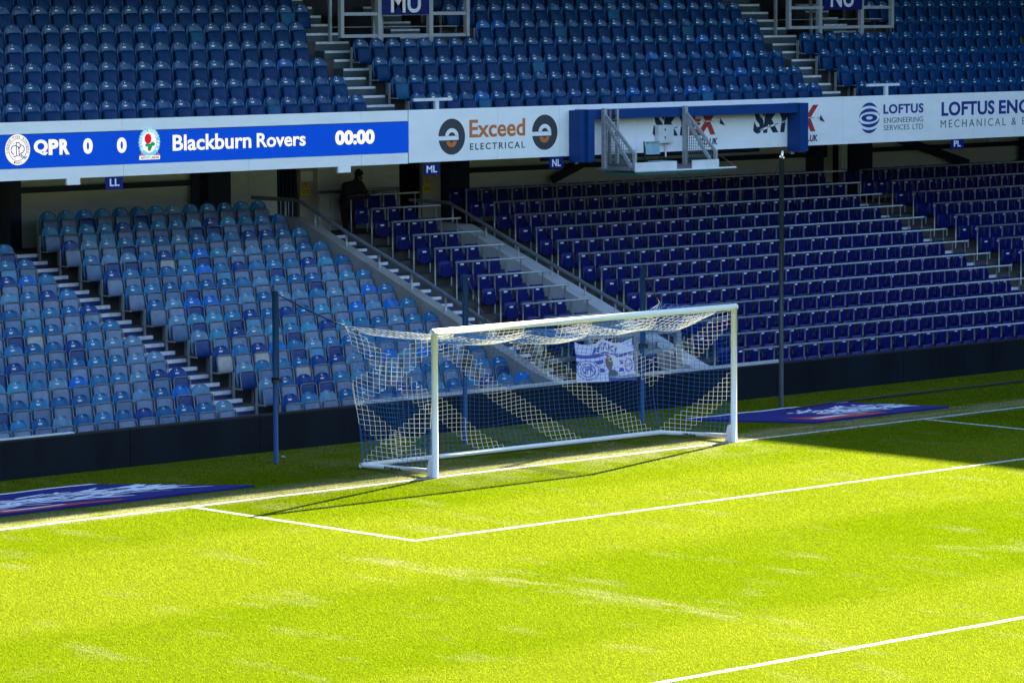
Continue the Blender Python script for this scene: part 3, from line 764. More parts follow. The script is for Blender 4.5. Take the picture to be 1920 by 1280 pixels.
def board(name, label, x0, x1, seams, z0=4.815, z1=5.895):
    b = empty(name, label, 'advertising board', (0, YF, z0), 'white boards along the upper tier')
    e = [x0]+seams+[x1]
    for a, c_ in zip(e[:-1], e[1:]):
        mb = MB(); mb.box(a+.003, c_-.003, 0, .06, 0, z1-z0, M_BOARD); mb.build('panel', b)
    mb = MB(); mb.box(x0, x1, .062, .08, .02, z1-z0-.02, M_CHAR); mb.build('backing', b)
    b['off'] = 0
    def part(nm, mb):
        o = mb.build(nm, b); o.matrix_parent_inverse = Matrix.Translation((0, -YF, -z0)); return o
    return b, part
YP = YF-.001
def ztop(u, v): return at(u, v, 1, YF)[2]
# electrical contractor's board
b1, p1 = board('advertising_board', 'white board reading Exceed ELECTRICAL with two round e emblems', 4.74, 9.60, [BX(932.7), BX(1049)])
mb = MB(); zb = ztop(883, 258.6); add_text(mb, 'Exceed', BX(880), BX(984.5), zb, ztop(883, 226.0)+.01, YP, M_ORANGE, .02); p1('lettering', mb)
mb = MB(); add_text(mb, 'ELECTRICAL', BX(881), BX(984), ztop(883, 281.5), ztop(883, 269), YP, M_CHAR, .012, spacing=1.35); p1('lettering', mb)
for cu, cv in ((847, 256.5), (1021.3, 248.2)):
    cc = at(cu, cv, 1, YF); r = .372
    mb = MB(); disc(mb, cc[0], cc[2], r, r, YP, M_CHAR, 56); lg = p1('emblem', mb)
    mb = MB(); mb.box(cc[0]-r*1.01, cc[0]+.5*r, YP-.005, YP-.002, cc[2]-.19*r, cc[2]+.04*r, M_BOARD)
    disc(mb, cc[0]-.0*r, cc[2]+.0*r, .5*r, .47*r, YP-.002, M_BOARD, 20, 0, 180, inner=.52, t=.003); mb.build('emblem_stroke', lg)
    mb = MB(); disc(mb, cc[0]-.03*r, cc[2]-.25*r, .39*r, .34*r, YP-.002, M_ORANGE, 16, 180, 360, inner=.30, t=.003); mb.build('emblem_stroke', lg)
# airport-style board with two winged word marks, behind the gantry
b2, p2 = board('advertising_board', 'white board with two navy and red word marks behind the blue gantry frame', 9.60, BX(1580), [BX(1193), BX(1445)])
for (ua, ub, va, vb) in ((1223.5, 1346.5, 205.5, 254.5), (1412, 1534, 198.5, 248.5)):
    xa, xb = BX(ua), BX(ub); za, zc = ztop((ua+ub)/2, vb), ztop((ua+ub)/2, va); w = xb-xa
    mb = MB(); add_text(mb, 'SKY', xa, xa+.62*w, za, zc, YP, M_NVPRINT, .05, shear=.2); lt = p2('lettering', mb)
    mb = MB(); add_text(mb, 'EX', xa+.55*w, xb, za, zc, YP-.003, M_RED, .05, shear=.2); p2('lettering', mb)
    mb = MB(); H = zc-za
    pts = [(xa+.10*w+t*.93*w, za+H*(.10+1.02*t-.62*t*t)) for t in np.linspace(0, 1, 18)]
    top = [(x_, z_+.032*H*(1.3-.9*i/17)) for i, (x_, z_) in enumerate(pts)]; bot = [(x_, z_-.032*H*(1.3-.9*i/17)) for i, (x_, z_) in enumerate(pts)]
    for i in range(17): mb.prism([bot[i], bot[i+1], top[i+1], top[i]], 1, YP-.010, YP-.007, M_BOARD)
    p2('emblem_stroke', mb)
    for i in range(0, 17, 2):
        mb = MB(); q = .45; f = lambda i: (pts[i][0], pts[i][1]+(top[i][1]-pts[i][1])*q); h_ = lambda i: (pts[i][0], pts[i][1]-(top[i][1]-pts[i][1])*q)
        mb.prism([h_(i), h_(i+1), f(i+1), f(i)], 1, YP-.013, YP-.011, M_GREYPRINT if i < 4 else M_NVPRINT); p2('emblem_stroke', mb)
    mb = MB(); e = pts[-1]; mb.prism([(e[0]-.02, e[1]-.05), (e[0]+.15, e[1]-.10), (e[0]+.0, e[1]+.07)], 1, YP-.013, YP-.010, M_NVPRINT); p2('emblem_stroke', mb)
    mb = MB(); add_text(mb, '.CO.UK', xb-.30*w-.02, xb-.02, ztop(ub, vb+16.5), ztop(ub, vb+4), YP, M_NVPRINT, .03, shear=.15); p2('lettering', mb)
# engineering firm's board, twice
b3, p3 = board('advertising_board', 'white board with blue ball emblem reading LOFTUS ENGINEERING SERVICES LTD', BX(1580), BX(1744), [BX(1663)])
cc = at(1629.8, 221.4, 1, YF); r = .352
mb = MB(); lg = None
def lens(mb, up, lo, m, Y):
    """closed shape between two curves given as point lists left to right"""
    for i in range(len(up)-1):
        mb.prism([(cc[0]+r*lo[i][0], cc[2]+r*lo[i][1]), (cc[0]+r*lo[i+1][0], cc[2]+r*lo[i+1][1]), (cc[0]+r*up[i+1][0], cc[2]+r*up[i+1][1]), (cc[0]+r*up[i][0], cc[2]+r*up[i][1])], 1, Y-.003, Y, m)
xs = np.linspace(-.74, .74, 15)
for sg in (1, -1):
    mb = MB(); lens(mb, [(x_, sg*math.sqrt(1-x_*x_)) for x_ in xs], [(x_, sg*(.66+.13*(1-(x_/.74)**2))) for x_ in xs], M_BLPRINT, YP); p3('emblem', mb)
    xs2 = np.linspace(-1, 1, 21)
    up = [(sg*x_, sg*(.02+.60*math.sqrt(max(0, 1-x_*x_*.97)))*(1 if x_ < .6 else 1)) for x_ in xs2]
    lo = [(sg*x_, sg*(.0+.40*math.sqrt(max(0, 1-(x_-.12)**2/1.26)) if x_ > -1 else 0)) for x_ in xs2]
    mb = MB(); lens(mb, up, lo, M_BLPRINT, YP-.001*(sg+1)); p3('emblem', mb)
mb = MB(); disc(mb, cc[0], cc[2], .78*r, .26*r, YP-.003, M_BLPRINT, 30, inner=.42, t=.002); p3('emblem', mb)
mb = MB(); add_text(mb, 'LOFTUS', BX(1656), BX(1731), ztop(1660, 214), ztop(1660, 196), YP, M_BLPRINT, .03, spacing=1.1); p3('lettering', mb)
mb = MB(); add_text(mb, 'ENGINEERING', BX(1657), BX(1730.5), ztop(1660, 231), ztop(1660, 221), YP, M_GREYPRINT, .0); p3('lettering', mb)
mb = MB(); add_text(mb, 'SERVICES', BX(1656.5), BX(1705), ztop(1660, 244.7), ztop(1660, 234.8), YP, M_GREYPRINT, .0); p3('lettering', mb)
mb = MB(); add_text(mb, 'LTD', BX(1711), BX(1730.5), ztop(1660, 244.7), ztop(1660, 234.8), YP, M_GREYPRINT, .0); p3('lettering', mb)
b4, p4 = board('advertising_board', 'white board reading LOFTUS ENGINEERING MECHANICAL & ELECTRICAL, cut by the view edge', BX(1744), BX(1744)+9, [BX(1824), BX(1903.5), BX(1990)])
mb = MB(); add_text(mb, 'LOFTUS', BX(1765), BX(1864), ztop(1768, 218), ztop(1768, 191.4), YP, M_BLPRINT, .03, spacing=1.05); p4('lettering', mb)
mb = MB(); x_ = BX(1872.5); add_text(mb, 'ENGINEERING', x_, x_+3.75, ztop(1768, 218), ztop(1768, 191.4), YP, M_BLPRINT, .03, spacing=1.05); p4('lettering', mb)
mb = MB(); add_text(mb, 'MECHANICAL &', BX(1763.5), BX(1905), ztop(1766, 240), ztop(1766, 225.5), YP, M_GREYPRINT, .0, spacing=1.4); p4('lettering', mb)
mb = MB(); x_ = BX(1916); add_text(mb, 'ELECTRICAL', x_, x_+1.95, ztop(1766, 240), ztop(1766, 225.5), YP, M_GREYPRINT, .0, spacing=1.4); p4('lettering', mb)
mb = MB(); mb.box(9.50, 9.56, YF-.02, YF+.02, 4.64, 4.812, M_BOARD); p1('drip_tab', mb)
mb = MB(); mb.box(16.28, 16.36, YF-.02, YF+.02, 4.64, 4.812, M_BOARD); p2('drip_tab', mb)

def small_sign(label, body, u0, u1, v0, v1, tu0, tu1, tv0, tv1, Y=YF-.06):
    P0, P1 = at(u0, v0, 1, Y), at(u1, v1, 1, Y); x0, x1, zt, zb_ = P0[0], P1[0], P0[2], P1[2]
    s = empty('block_sign', label, 'sign', (x0, Y, zb_), 'small blue block signs')
    mb = MB(); mb.box(0, x1-x0, -.01, .01, 0, zt-zb_, M_SIGN); mb.build('sign_plate', s)
    mb = MB(); um = (tu0+tu1)/2; add_text(mb, body, at(tu0, tv0, 1, Y)[0]-x0, at(tu1, tv0, 1, Y)[0]-x0, at(um, tv1, 1, Y)[2]-zb_, at(um, tv0, 1, Y)[2]-zb_, -.011, M_PLATE, .02)
    mb.build('lettering', s); return s
small_sign('small blue sign reading LL below the scoreboard', 'LL', 197.5, 230, 332.5, 354.5, 205, 223, 335, 349)
small_sign('small blue sign reading ML below the Exceed board', 'ML', 795.5, 823.5, 308.5, 327, 799, 818.5, 310.5, 323.5)
small_sign('small blue sign reading NL below the Exceed board', 'NL', 1030, 1056, 296, 315, 1034.5, 1050.5, 298.5, 312)
small_sign('small blue sign reading PL below the LOFTUS board', 'PL', 1783, 1806, 262, 279, 1788, 1800.5, 263.5, 275)
mb = MB(); P0 = at(1854, 257, 1, YF+.3); mb.box(P0[0], P0[0]+.30, YF+.3, YF+.33, P0[2]-.10, P0[2]+.0, M_TEAL); tag(mb.build('light_fitting'), 'small turquoise fitting tucked under the LOFTUS board', 'fitting')

# camera gantry: blue box frame on the boards, grey steel cage hung from it
gf = empty('gantry_frame', 'blue steel frame around the camera gantry on the front of the upper tier', 'steel frame', (0, 0, 0))
GY = 9.70; GXu = lambda u, y=GY: at(u, 250, 1, y)[0]
mb = MB(); mb.box(GXu(1090.5), GXu(1103, 9.66)-.002, 9.74, 10.08, 4.69, 5.785, M_BLUE); mb.box(GXu(1103, 9.66), GXu(1115, 9.66), 9.66, 10.08, 4.69, 5.80, M_BLUE); mb.build('pillar', gf)
mb = MB(); mb.box(GXu(1115, 9.66)+.002, GXu(1500)-.002, 9.76, 10.08, 5.585, 5.79, M_BLUE); mb.build('beam', gf)
mb = MB(); mb.box(GXu(1500), GXu(1515.5), 9.70, 10.08, 4.71, 5.795, M_BLUE); mb.build('pillar', gf)
cg = empty('camera_gantry', 'grey steel camera platform hanging in front of the white boards', 'camera gantry', (0, 0, 0))
X0, X1, YR, YFr, ZF = 9.93, 12.40, 9.66, 8.75, 4.53
def cgp(nm, mb, par=cg): return mb.build(nm, par)
for x_ in (X0, X1):
    mb = MB(); mb.box(x_-.045, x_+.045, YR-.045, YR+.045, ZF-.03, 5.82, M_GALV); cgp('post', mb)
    mb = MB(); mb.bar((x_, YR-.05, 5.66), (x_, YFr, 4.86), .045, .065, M_GALV); cgp('brace', mb)
    mb = MB(); mb.bar((x_, YR-.05, 5.52), (x_, YFr+.08, ZF+.04), .05, .07, M_GALV); cgp('brace', mb)
    mb = MB(); mb.box(x_-.035, x_+.035, YFr-.035, YFr+.035, ZF-.02, 4.89, M_GALV); cgp('post', mb)
mb = MB(); mb.box(10.34, 10.40, YR+.03, YR+.09, ZF+.1, 5.79, M_GALV); cgp('post', mb)
mb = MB(); mb.box(10.12, 10.17, YR+.03, YR+.09, ZF+.1, 5.79, M_DGALV); cgp('post', mb)
for z_ in (5.55, 5.67): 
    mb = MB(); mb.box(10.17, 10.34, YR+.04, YR+.07, z_-.012, z_+.012, M_BLACK); cgp('rung', mb)
mb = MB(); mb.box(X0-.05, X1+.05, YFr-.04, YR+.2, ZF-.02, ZF+.01, M_CHEQ); cgp('floor', mb)
mb = MB(); mb.box(X0-.05, X1-1.25, YFr-.06, YFr-.042, ZF-.03, ZF+.16, M_TRIM); cgp('toe_board', mb)
mb = MB(); mb.box(X1-.78, X1+.05, YFr-.06, YFr-.042, ZF-.03, ZF+.16, M_TRIM); cgp('toe_board', mb)
mb = MB(); mb.tube([(X0-.05, YFr-.09, ZF-.03), (X1+.55, YFr-.09, ZF-.03)], .022, M_TRIM, 6); cgp('edge_rail', mb)
mb = MB(); mb.tube([(X1, YFr, 4.84), (X1+.55, YFr-.09, ZF-.02)], .006, M_DGALV, 5); cgp('stay_wire', mb)
mb = MB(); mb.box(X0, X1+.2, YFr-.08, YR, ZF-.10, ZF-.05, M_MESHGREEN); cgp('green_netting', mb)
def mesh_panel(x_, parent):
    mb = MB(); n = 14
    for i in range(n+1):
        y_ = YR+(YFr-YR)*i/n; zt = 5.60+(4.86-5.60)*i/n
        mb.box(x_-.004, x_+.004, y_-.004, y_+.004, ZF, zt, M_DGALV)
    for j in range(18):
        z_ = ZF+.06*j; ym = YR if z_ < 4.86 else YFr+(YR-YFr)*(z_-4.86)/(5.6-4.86)
        ya = YFr if z_ < 4.86 else ym
        if z_ < 5.56: mb.box(x_-.003, x_+.003, ya, YR, z_-.004, z_+.004, M_DGALV)
    return mb.build('wire_mesh', parent)
mesh_panel(X0, cg); mesh_panel(X1, cg)
mb = MB(); 
for i in range(30): mb.box(X0+.1+.032*i, X0+.106+.032*i, YR+.1, YR+.106, ZF, ZF+.38, M_DGALV)
for j in range(8): mb.box(X0+.1, X0+1.06, YR+.1, YR+.107, ZF+.05*j, ZF+.006+.05*j, M_DGALV)
cgp('wire_mesh', mb)
ch = empty('operator_chair', 'worn pale turquoise chair on the camera gantry', 'chair', (11.05, 9.2, ZF+.01))
mb = MB(); mb.grid(lambda a, b: (-.21+.42*a, .10-.03*math.cos((a-.5)*3)+.04*b, .28+.27*b), 6, 4, M_TEAL); mb.grid(lambda a, b: (-.21+.42*a, .125-.03*math.cos((a-.5)*3)+.04*b, .55-.27*b), 6, 4, M_TEAL)
mb.box(-.205, .205, .085, .14, .545, .555, M_TEAL); mb.build('backrest', ch)
mb = MB(); mb.box(-.22, .22, -.34, .06, .12, .15, M_TEAL); mb.build('seat', ch)
mb = MB(); mb.bar((-.235, .12, .05), (-.235, .15, .56), .02, .025, M_BLACK); mb.bar((.235, .12, .05), (.235, .15, .32), .02, .025, M_BLACK); mb.box(-.24, .24, -.33, .13, .09, .118, M_BLACK); mb.box(-.24, .24, .10, .13, .0, .11, M_BLACK); mb.build('chair_frame', ch)
P0, P1 = at(1235, 235, 1, YF-.12), at(1263, 268, 1, YF-.12)
ec = empty('electrical_cabinet', 'pale grey electrical cabinet fixed to the board behind the gantry', 'cabinet', (P0[0], YF-.12, P1[2]))
w_, h_ = P1[0]-P0[0], P0[2]-P1[2]
mb = MB(); mb.box(0, w_, 0, .118, 0, h_, M_TRIM); mb.build('cabinet_body', ec); mb = MB(); mb.box(.12, w_-.01, -.012, -.001, .01, h_-.01, M_TRIM); mb.build('cabinet_door', ec)
for z_ in (.10, h_-.13):
    mb = MB(); mb.box(.17, .20, -.02, -.013, z_, z_+.05, M_BLACK); mb.build('lock', ec)
mb = MB(); mb.tube([(w_*.6, .06, 0), (w_*.6, .06, -.30)], .02, M_TRIM, 6); mb.build('conduit', ec)
mb = MB(); mb.box(10.42, 10.62, YF-.12, YF-.002, 4.95, 5.28, M_TRIM); tag(mb.build('junction_box'), 'small grey junction box at the ladder side of the gantry', 'box')

# barriers with block signs around the two exits of the upper tier
def exit_barrier(u, label, slabel, body, su0, su1, svb, tu0, tu1, tvb):
    Y = 13.0; X = lambda q: at(q, 60, 1, Y)[0]; Z = lambda q, v: at(q, v, 1, Y)[2]
    zb_ = Z((u[0]+u[3])/2, u[4]); zm = zb_+.50; zt = zb_+1.15
    e = empty('exit_barrier', label, 'barrier', (X(u[0]), Y, zb_))
    x0 = X(u[0]); xs_ = [X(q)-x0 for q in u[:4]]
    for i, x_ in enumerate(xs_):
        w_ = .045 if i in (0, 3) else .055; mb = MB(); mb.box(x_-w_, x_+w_, -.05, .05, (-.22 if i in (1, 2) else 0), zt-zb_, M_BARR); mb.build('post', e)
    for a, b_ in zip(xs_[:-1], xs_[1:]):
        for z_ in (.035, .50, 1.1):
            mb = MB(); mb.box(a+.056, b_-.056, -.035, .035, z_-.035, z_+.035, M_BARR); mb.build('rail', e)
    mb = MB(); mb.tube([(xs_[0], .30, .22), (xs_[3], .30, .22)], .012, M_GALV, 6); mb.build('rail', e)
    for x_ in (xs_[0]+.25, xs_[1]+.42, xs_[1]+.65): 
        mb = MB(); mb.box(x_-.03, x_+.03, .62, .68, -.2, 1.15, M_GALV); mb.build('post', e)
    s = empty('block_sign', slabel, 'sign', (X(su0), Y-.06, Z((su0+su1)/2, svb)), 'large blue exit signs')
    mb = MB(); mb.box(0, X(su1)-X(su0), -.012, .0, 0, .82, M_SIGN); mb.build('sign_plate', s)
    mb = MB(); z0 = Z((tu0+tu1)/2, tvb)-s.location[2]; add_text(mb, body, X(tu0)-X(su0), X(tu1)-X(su0), z0, z0+.44, -.013, M_PLATE, .02); mb.build('lettering', s)
exit_barrier((639.5, 710, 806, 875, 70), 'grey steel barrier around the exit with the MU sign', 'large blue sign reading MU cut by the top of the view', 'MU', 713, 801, 28, 729, 785, 24.5)
exit_barrier((1478.5, 1536, 1614, 1671, 54), 'grey steel barrier around the exit with the NU sign', 'large blue sign reading NU cut by the top of the view', 'NU', 1541, 1612, 18.5, 1553, 1596, 14)
for (x0, x1, lab) in ((6.09, 9.24, 'MU'), (20.15, 23.14, 'NU')):       # well of each exit, its black back sheet standing in for the void's shade
    mb = MB(); mb.box(x0, x1, 15.6, 15.7, 6.4, 10.5, M_BLACK); mb.box(x0, x1, 13.1, 15.6, 6.35, 6.42, M_DARKCONC); mb.box(x1-.9, x1+.05, 13.6, 15.5, 6.42, 7.35, M_DARKCONC)
    spart('exit_well', mb)
for (ua, ub, um, vv, lab) in ((775, 847, 818, 187, 'grey T-shaped rail in front of the seats over the Exceed board'), (1625, 1686, 1661, 159.5, 'grey T-shaped rail in front of the seats over the LOFTUS board')):
    Y = 10.2; Pa, Pb, Pm = at(ua, vv+2, 1, Y), at(ub, vv-2, 1, Y), at(um, vv, 1, Y); z_ = Pm[2]
    e = empty('front_rail', lab, 'rail', (Pm[0], Y, 5.9)); mb = MB(); mb.box(Pa[0]-Pm[0], Pb[0]-Pm[0], -.02, .02, z_-5.9-.025, z_-5.9+.035, M_TRIM); mb.build('rail', e)
    mb = MB(); mb.box(-.05, .05, -.03, .03, -.3, z_-5.9-.026, M_TRIM); mb.build('post', e)
# yellow warning notices on the doors below
for (u, v, lab) in ((572.5, 352, 'yellow warning notice on the beige door near the faded seats'), (800, 347, 'yellow warning notice on the beige door below the ML sign'), (1539, 307, 'yellow warning notice on the beige door beyond the gantry')):
    Pn = at(u, v, 1, YB-.06); n = empty('warning_notice', lab, 'notice', (Pn[0], YB-.06, Pn[2]), 'yellow warning notices')
    mb = MB(); mb.box(-.13, .13, -.008, .008, -.16, .0, M_YELLOW); mb.build('notice_plate', n)
    mb = MB(); mb.prism([(-.09, .02), (.09, .02), (0, .18)], 1, -.008, .008, M_YELLOW); mb.build('triangle', n)
    mb = MB(); mb.box(-.10, .10, -.012, -.009, -.07, -.055, M_CHAR); mb.box(-.10, .10, -.012, -.009, -.11, -.095, M_CHAR); mb.box(-.012, .012, -.012, -.009, .04, .12, M_CHAR); mb.build('lettering', n)
mb = MB(); Pn = at(575, 330, 1, YB-.06); mb.box(Pn[0]-.17, Pn[0]+.17, -.0+YB-.07, YB-.06, Pn[2]-.12, Pn[2]+.10, M_CREAM); tag(mb.build('notice_board'), 'small pale panel above the yellow notice near the faded seats', 'panel')
mb = MB(); Pn = at(1543, 283, 1, YB-.06); mb.box(Pn[0]-.14, Pn[0]+.14, YB-.08, YB-.06, Pn[2]-.16, Pn[2]+.25, M_BLACK); tag(mb.build('door_window'), 'dark window in the beige door beyond the gantry', 'window')

# ---------------------------------------------------------------- goal
goal = empty('football_goal', 'white football goal with a blue and white box net', 'goal', (0, 0, 0))
GX = 3.72
for s in (-1, 1):
    mb = MB(); mb.tube([(s*GX, 0, 0), (s*GX, 0, 2.5)], .057, M_WHITE, 20); 
    mb.tube([(s*GX, 0, 2.5), (s*GX, 0, 2.545)], [.057, .045], M_WHITE, 20); mb.build('goalpost', goal)
    mb = MB(); mb.prism([(.02, 0), (.19, 0), (.19, .10), (.13, .30), (.06, .32)], 0, s*GX-.03, s*GX+.03, M_WHITE); mb.build('post_bracket', goal)
    mb = MB(); bx_ = -GX-.02 if s < 0 else GX-.20; by_ = 1.88 if s < 0 else 1.70; mb.tube([(s*GX, .15, .10), (bx_, by_, .055)], .042, M_WHITE, 10); gb = mb.build('ground_bar', goal)
    vs, fs = text_verts('FORZA', .03); lo, hi = vs.min(0), vs.max(0); q = (vs-lo)/(hi-lo)
    mb = MB()   # maker's word along the side bar, facing out over the pitch
    mb.add([((-GX-.013 if s < 0 else GX-.12)-.048, 1.25-.45*a, .045+.05*b) for a, b, c_ in q], fs, M_CHAR); mb.build('lettering', gb)
mb = MB(); mb.tube([(-GX-.056, 0, 2.5), (GX+.056, 0, 2.5)], .058, M_WHITE, 20); mb.build('crossbar', goal)
mb = MB(); mb.tube([(-GX-.06, 1.88, .055), (GX-.16, 1.70, .055)], .045, M_WHITE, 10); mb.build('ground_bar', goal)

def net():
    W = bool
    segs = {True: [], False: []}; thick = set()
    cell, nz = .118, 28
    xl, xr = -GX, GX
    nx = int(round((xr-xl)/cell)); ny = 15; nr = 20
    ybk = 1.83
    # top edge of the back: held out at the two corners by ropes, sagging between
    corners = (-4.02, 3.80)
    def back_top(s):                       # s 0..1 from left to right
        x = corners[0]+(corners[1]-corners[0])*s
        e = min(s, 1-s)*(corners[1]-corners[0])
        sag = .33*(1-math.exp(-e/.8))+.035*math.sin(s*17)*min(1, e/.8)+.03*math.sin(s*31+1)*min(1, e)
        return np.array([x, ybk+.16*math.exp(-e/.5)-.05*(1-math.exp(-e)), 2.50-sag-.05*s])
    def back(i, j):                        # j 0 top .. nz bottom
        s = i/nx; t = j/nz; T = back_top(s); B = np.array([xl-.02+(xr-.20-xl+.02)*s, 1.88-.18*s, .07])
        p = T+(B-T)*t; xb = xl-.02+(xr-.20-xl+.02)*s; p[0] = xb+(T[0]-xb)*math.exp(-7*t)
        p[1] += .20*math.sin(math.pi*t)*(.5+.5*math.sin(math.pi*s))+.035*math.sin(9*s+5*t)
        p[0] += .02*math.sin(11*t+3*s)
        p[2] += .022*math.sin(6.3*s*3+4*t)*math.sin(math.pi*t)
        return p
    def side(sg, i, j):                    # i 0 at the post .. ny at the back
        s = i/ny; t = j/nz; x0 = sg*GX
        T = back_top(0 if sg < 0 else 1); Tp = np.array([x0, .03, 2.44]); top = Tp+(T-Tp)*s; top[2] -= .10*math.sin(math.pi*s)
        B = np.array([x0-(.02 if sg < 0 else .20)*s, .12+(1.76 if sg < 0 else 1.58)*s, .09]); p = top+(B-top)*t
        bb = back(0 if sg < 0 else nx, j); p = p*(1-s**6)+bb*s**6
        p[0] += sg*.05*math.sin(math.pi*s)*math.sin(math.pi*t)-.02*sg*math.sin(7*t+2*s)
        p[2] -= .05*math.sin(math.pi*s)*(1-t)
        return p
    def roof(i, j):                        # j 0 at the bar .. ny at the back
        s = i/nx; t = (j/nr)**1.9; F = np.array([xl+(xr-xl)*s, .0, 2.455]); T = back_top(s); p = F+(T-F)*t
        e = min(s, 1-s)*7.4; k = 1-math.exp(-e/.35); zs = T[2]+(F[2]-T[2])*math.exp(-t/.045)-.05*math.sin(math.pi*t); p[2] = p[2]*(1-k)+zs*k; return p
    def add(f, nu, nv, white):
        G = [[f(i, j) for j in range(nv+1)] for i in range(nu+1)]
        for i in range(nu+1):
            for j in range(nv+1):
                if i < nu: segs[white(i, max(0, j-1)) or white(i, min(j, nv-1))].append((G[i][j], G[i+1][j]))
                if j < nv: segs[white(max(0, i-1), j) or white(min(i, nu-1), j)].append((G[i][j], G[i][j+1]))
    add(back, nx, nz, lambda i, j: ((i-j+3) % 16) < 5)
    for sg in (-1, 1): add(lambda i, j: side(sg, i, j), ny, nz, lambda i, j: ((i-j+2) % 16) < 5)
    n0 = {k: len(q) for k, q in segs.items()}
    add(roof, nx, nr, lambda i, j: ((i*cell+.35) % 1.62) < .81)
    mb = MB()
    for w_, m, r in ((True, M_NETW, .0046), (False, M_NETB, .0046)):
        for si, (a, b) in enumerate(segs[w_]):
            r = (.0050 if si >= n0[w_] else (.0046 if w_ else .0037))
            a, b = np.array(a), np.array(b); d = b-a; L = np.linalg.norm(d)
            if L < 1e-5: continue
            d /= L; q = np.cross(d, (.3, .5, .81)); q /= np.linalg.norm(q); e = np.cross(d, q)
            vs = [p+(q*math.cos(t)+e*math.sin(t))*r for p in (a, b) for t in (0, 2.094, 4.189)]
            mb.add(vs, [(0, 1, 4, 3), (1, 2, 5, 4), (2, 0, 3, 5)], m)
    o = mb.build('net', goal)
    return back_top(0), back_top(1), back(int(nx*.43), 2), back_top(.43)
NL, NR, NM, NM2 = net()

# net poles with ropes
def pole(label, x, y, h, r, m, clamp=True):
    p = empty('net_pole', label, 'pole', (x, y, 0), 'poles behind the goal')
    mb = MB(); mb.tube([(0, 0, 0), (0, 0, h)], r, m, 12); mb.build('pole_tube', p)
    if clamp:
        mb = MB(); mb.tube([(0, 0, 1.42), (0, 0, 1.52)], r+.022, M_BLACK, 10); mb.box(.02, .14, -.02, .02, 1.42, 1.50, M_BLACK); mb.build('cleat', p)
        mb = MB(); mb.box(r-.004, r+.035, -.016, .016, 1.45, h-.02, M_BLACK); mb.build('rope_sleeve', p)
    return p
def rope(label, pts, r=.012):
    mb = MB(); mb.tube(pts, r, M_ROPE, 6); return tag(mb.build('net_rope'), label, 'rope', 'ropes of the goal net')
def sagged(a, b, s, n=10):
    a, b = np.array(a), np.array(b); return [tuple(a+(b-a)*t-np.array([0, 0, s*4*t*(1-t)])) for t in np.linspace(0, 1, n)]
pole('blue net pole standing by the faded seats, black cleat halfway up', -4.33, 3.52, 3.05, .045, M_POLEBLUE)
pole('blue net pole behind the middle of the goal', .11, 3.40, 3.11, .045, M_POLEBLUE)
pole('blue net pole behind the goal next to the hanging flag', 4.90, 3.55, 3.00, .045, M_POLEBLUE)
rope('black rope from the pole by the faded seats to the net corner', sagged((-4.29, 3.5, 3.0), NL, .03))
rope('black rope from the middle pole down to the back of the net', sagged((.15, 3.38, 3.06), NM2, .03))
rope('black rope from the pole beside the flag to the net corner', sagged((4.92, 3.53, 2.98), NR, .03), .008)
tp = pole('tall dark slim pole standing before the rail seats', 8.76, 3.46, 4.98, .05, M_POLEDARK, False)
mb = MB(); mb.tube([(0, 0, 4.98), (0, 0, 5.01)], .052, M_BRK, 10); mb.tube([(0, 0, 5.03), (.03, 0, 5.12)], .022, M_PLATE, 6); mb.build('pulley', tp)
vs, fs = text_verts('MAXWOOD', .02); lo, hi = vs.min(0), vs.max(0); q = (vs-lo)/(hi-lo)
rope('thin pale rope slanting from the top of the tall dark pole', sagged((8.80, 3.46, 5.0), (11.8, 7.6, 3.55), .25), .006)
pc = [at(u, v, 2, .05) for u, v in ((1478, 768.5), (1512, 763), (1545, 757.5), (1620, 748), (1700, 738.5), (1800, 727.5), (1920, 713.5), (1990, 706))]
mb = MB(); mb.tube([tuple(p) for p in pc], [.026, .035, .03, .022, .028, .02, .026, .02], M_ROPE, 7); tag(mb.build('rolled_net'), 'dark rolled net lying on the grass along the black wall', 'net')

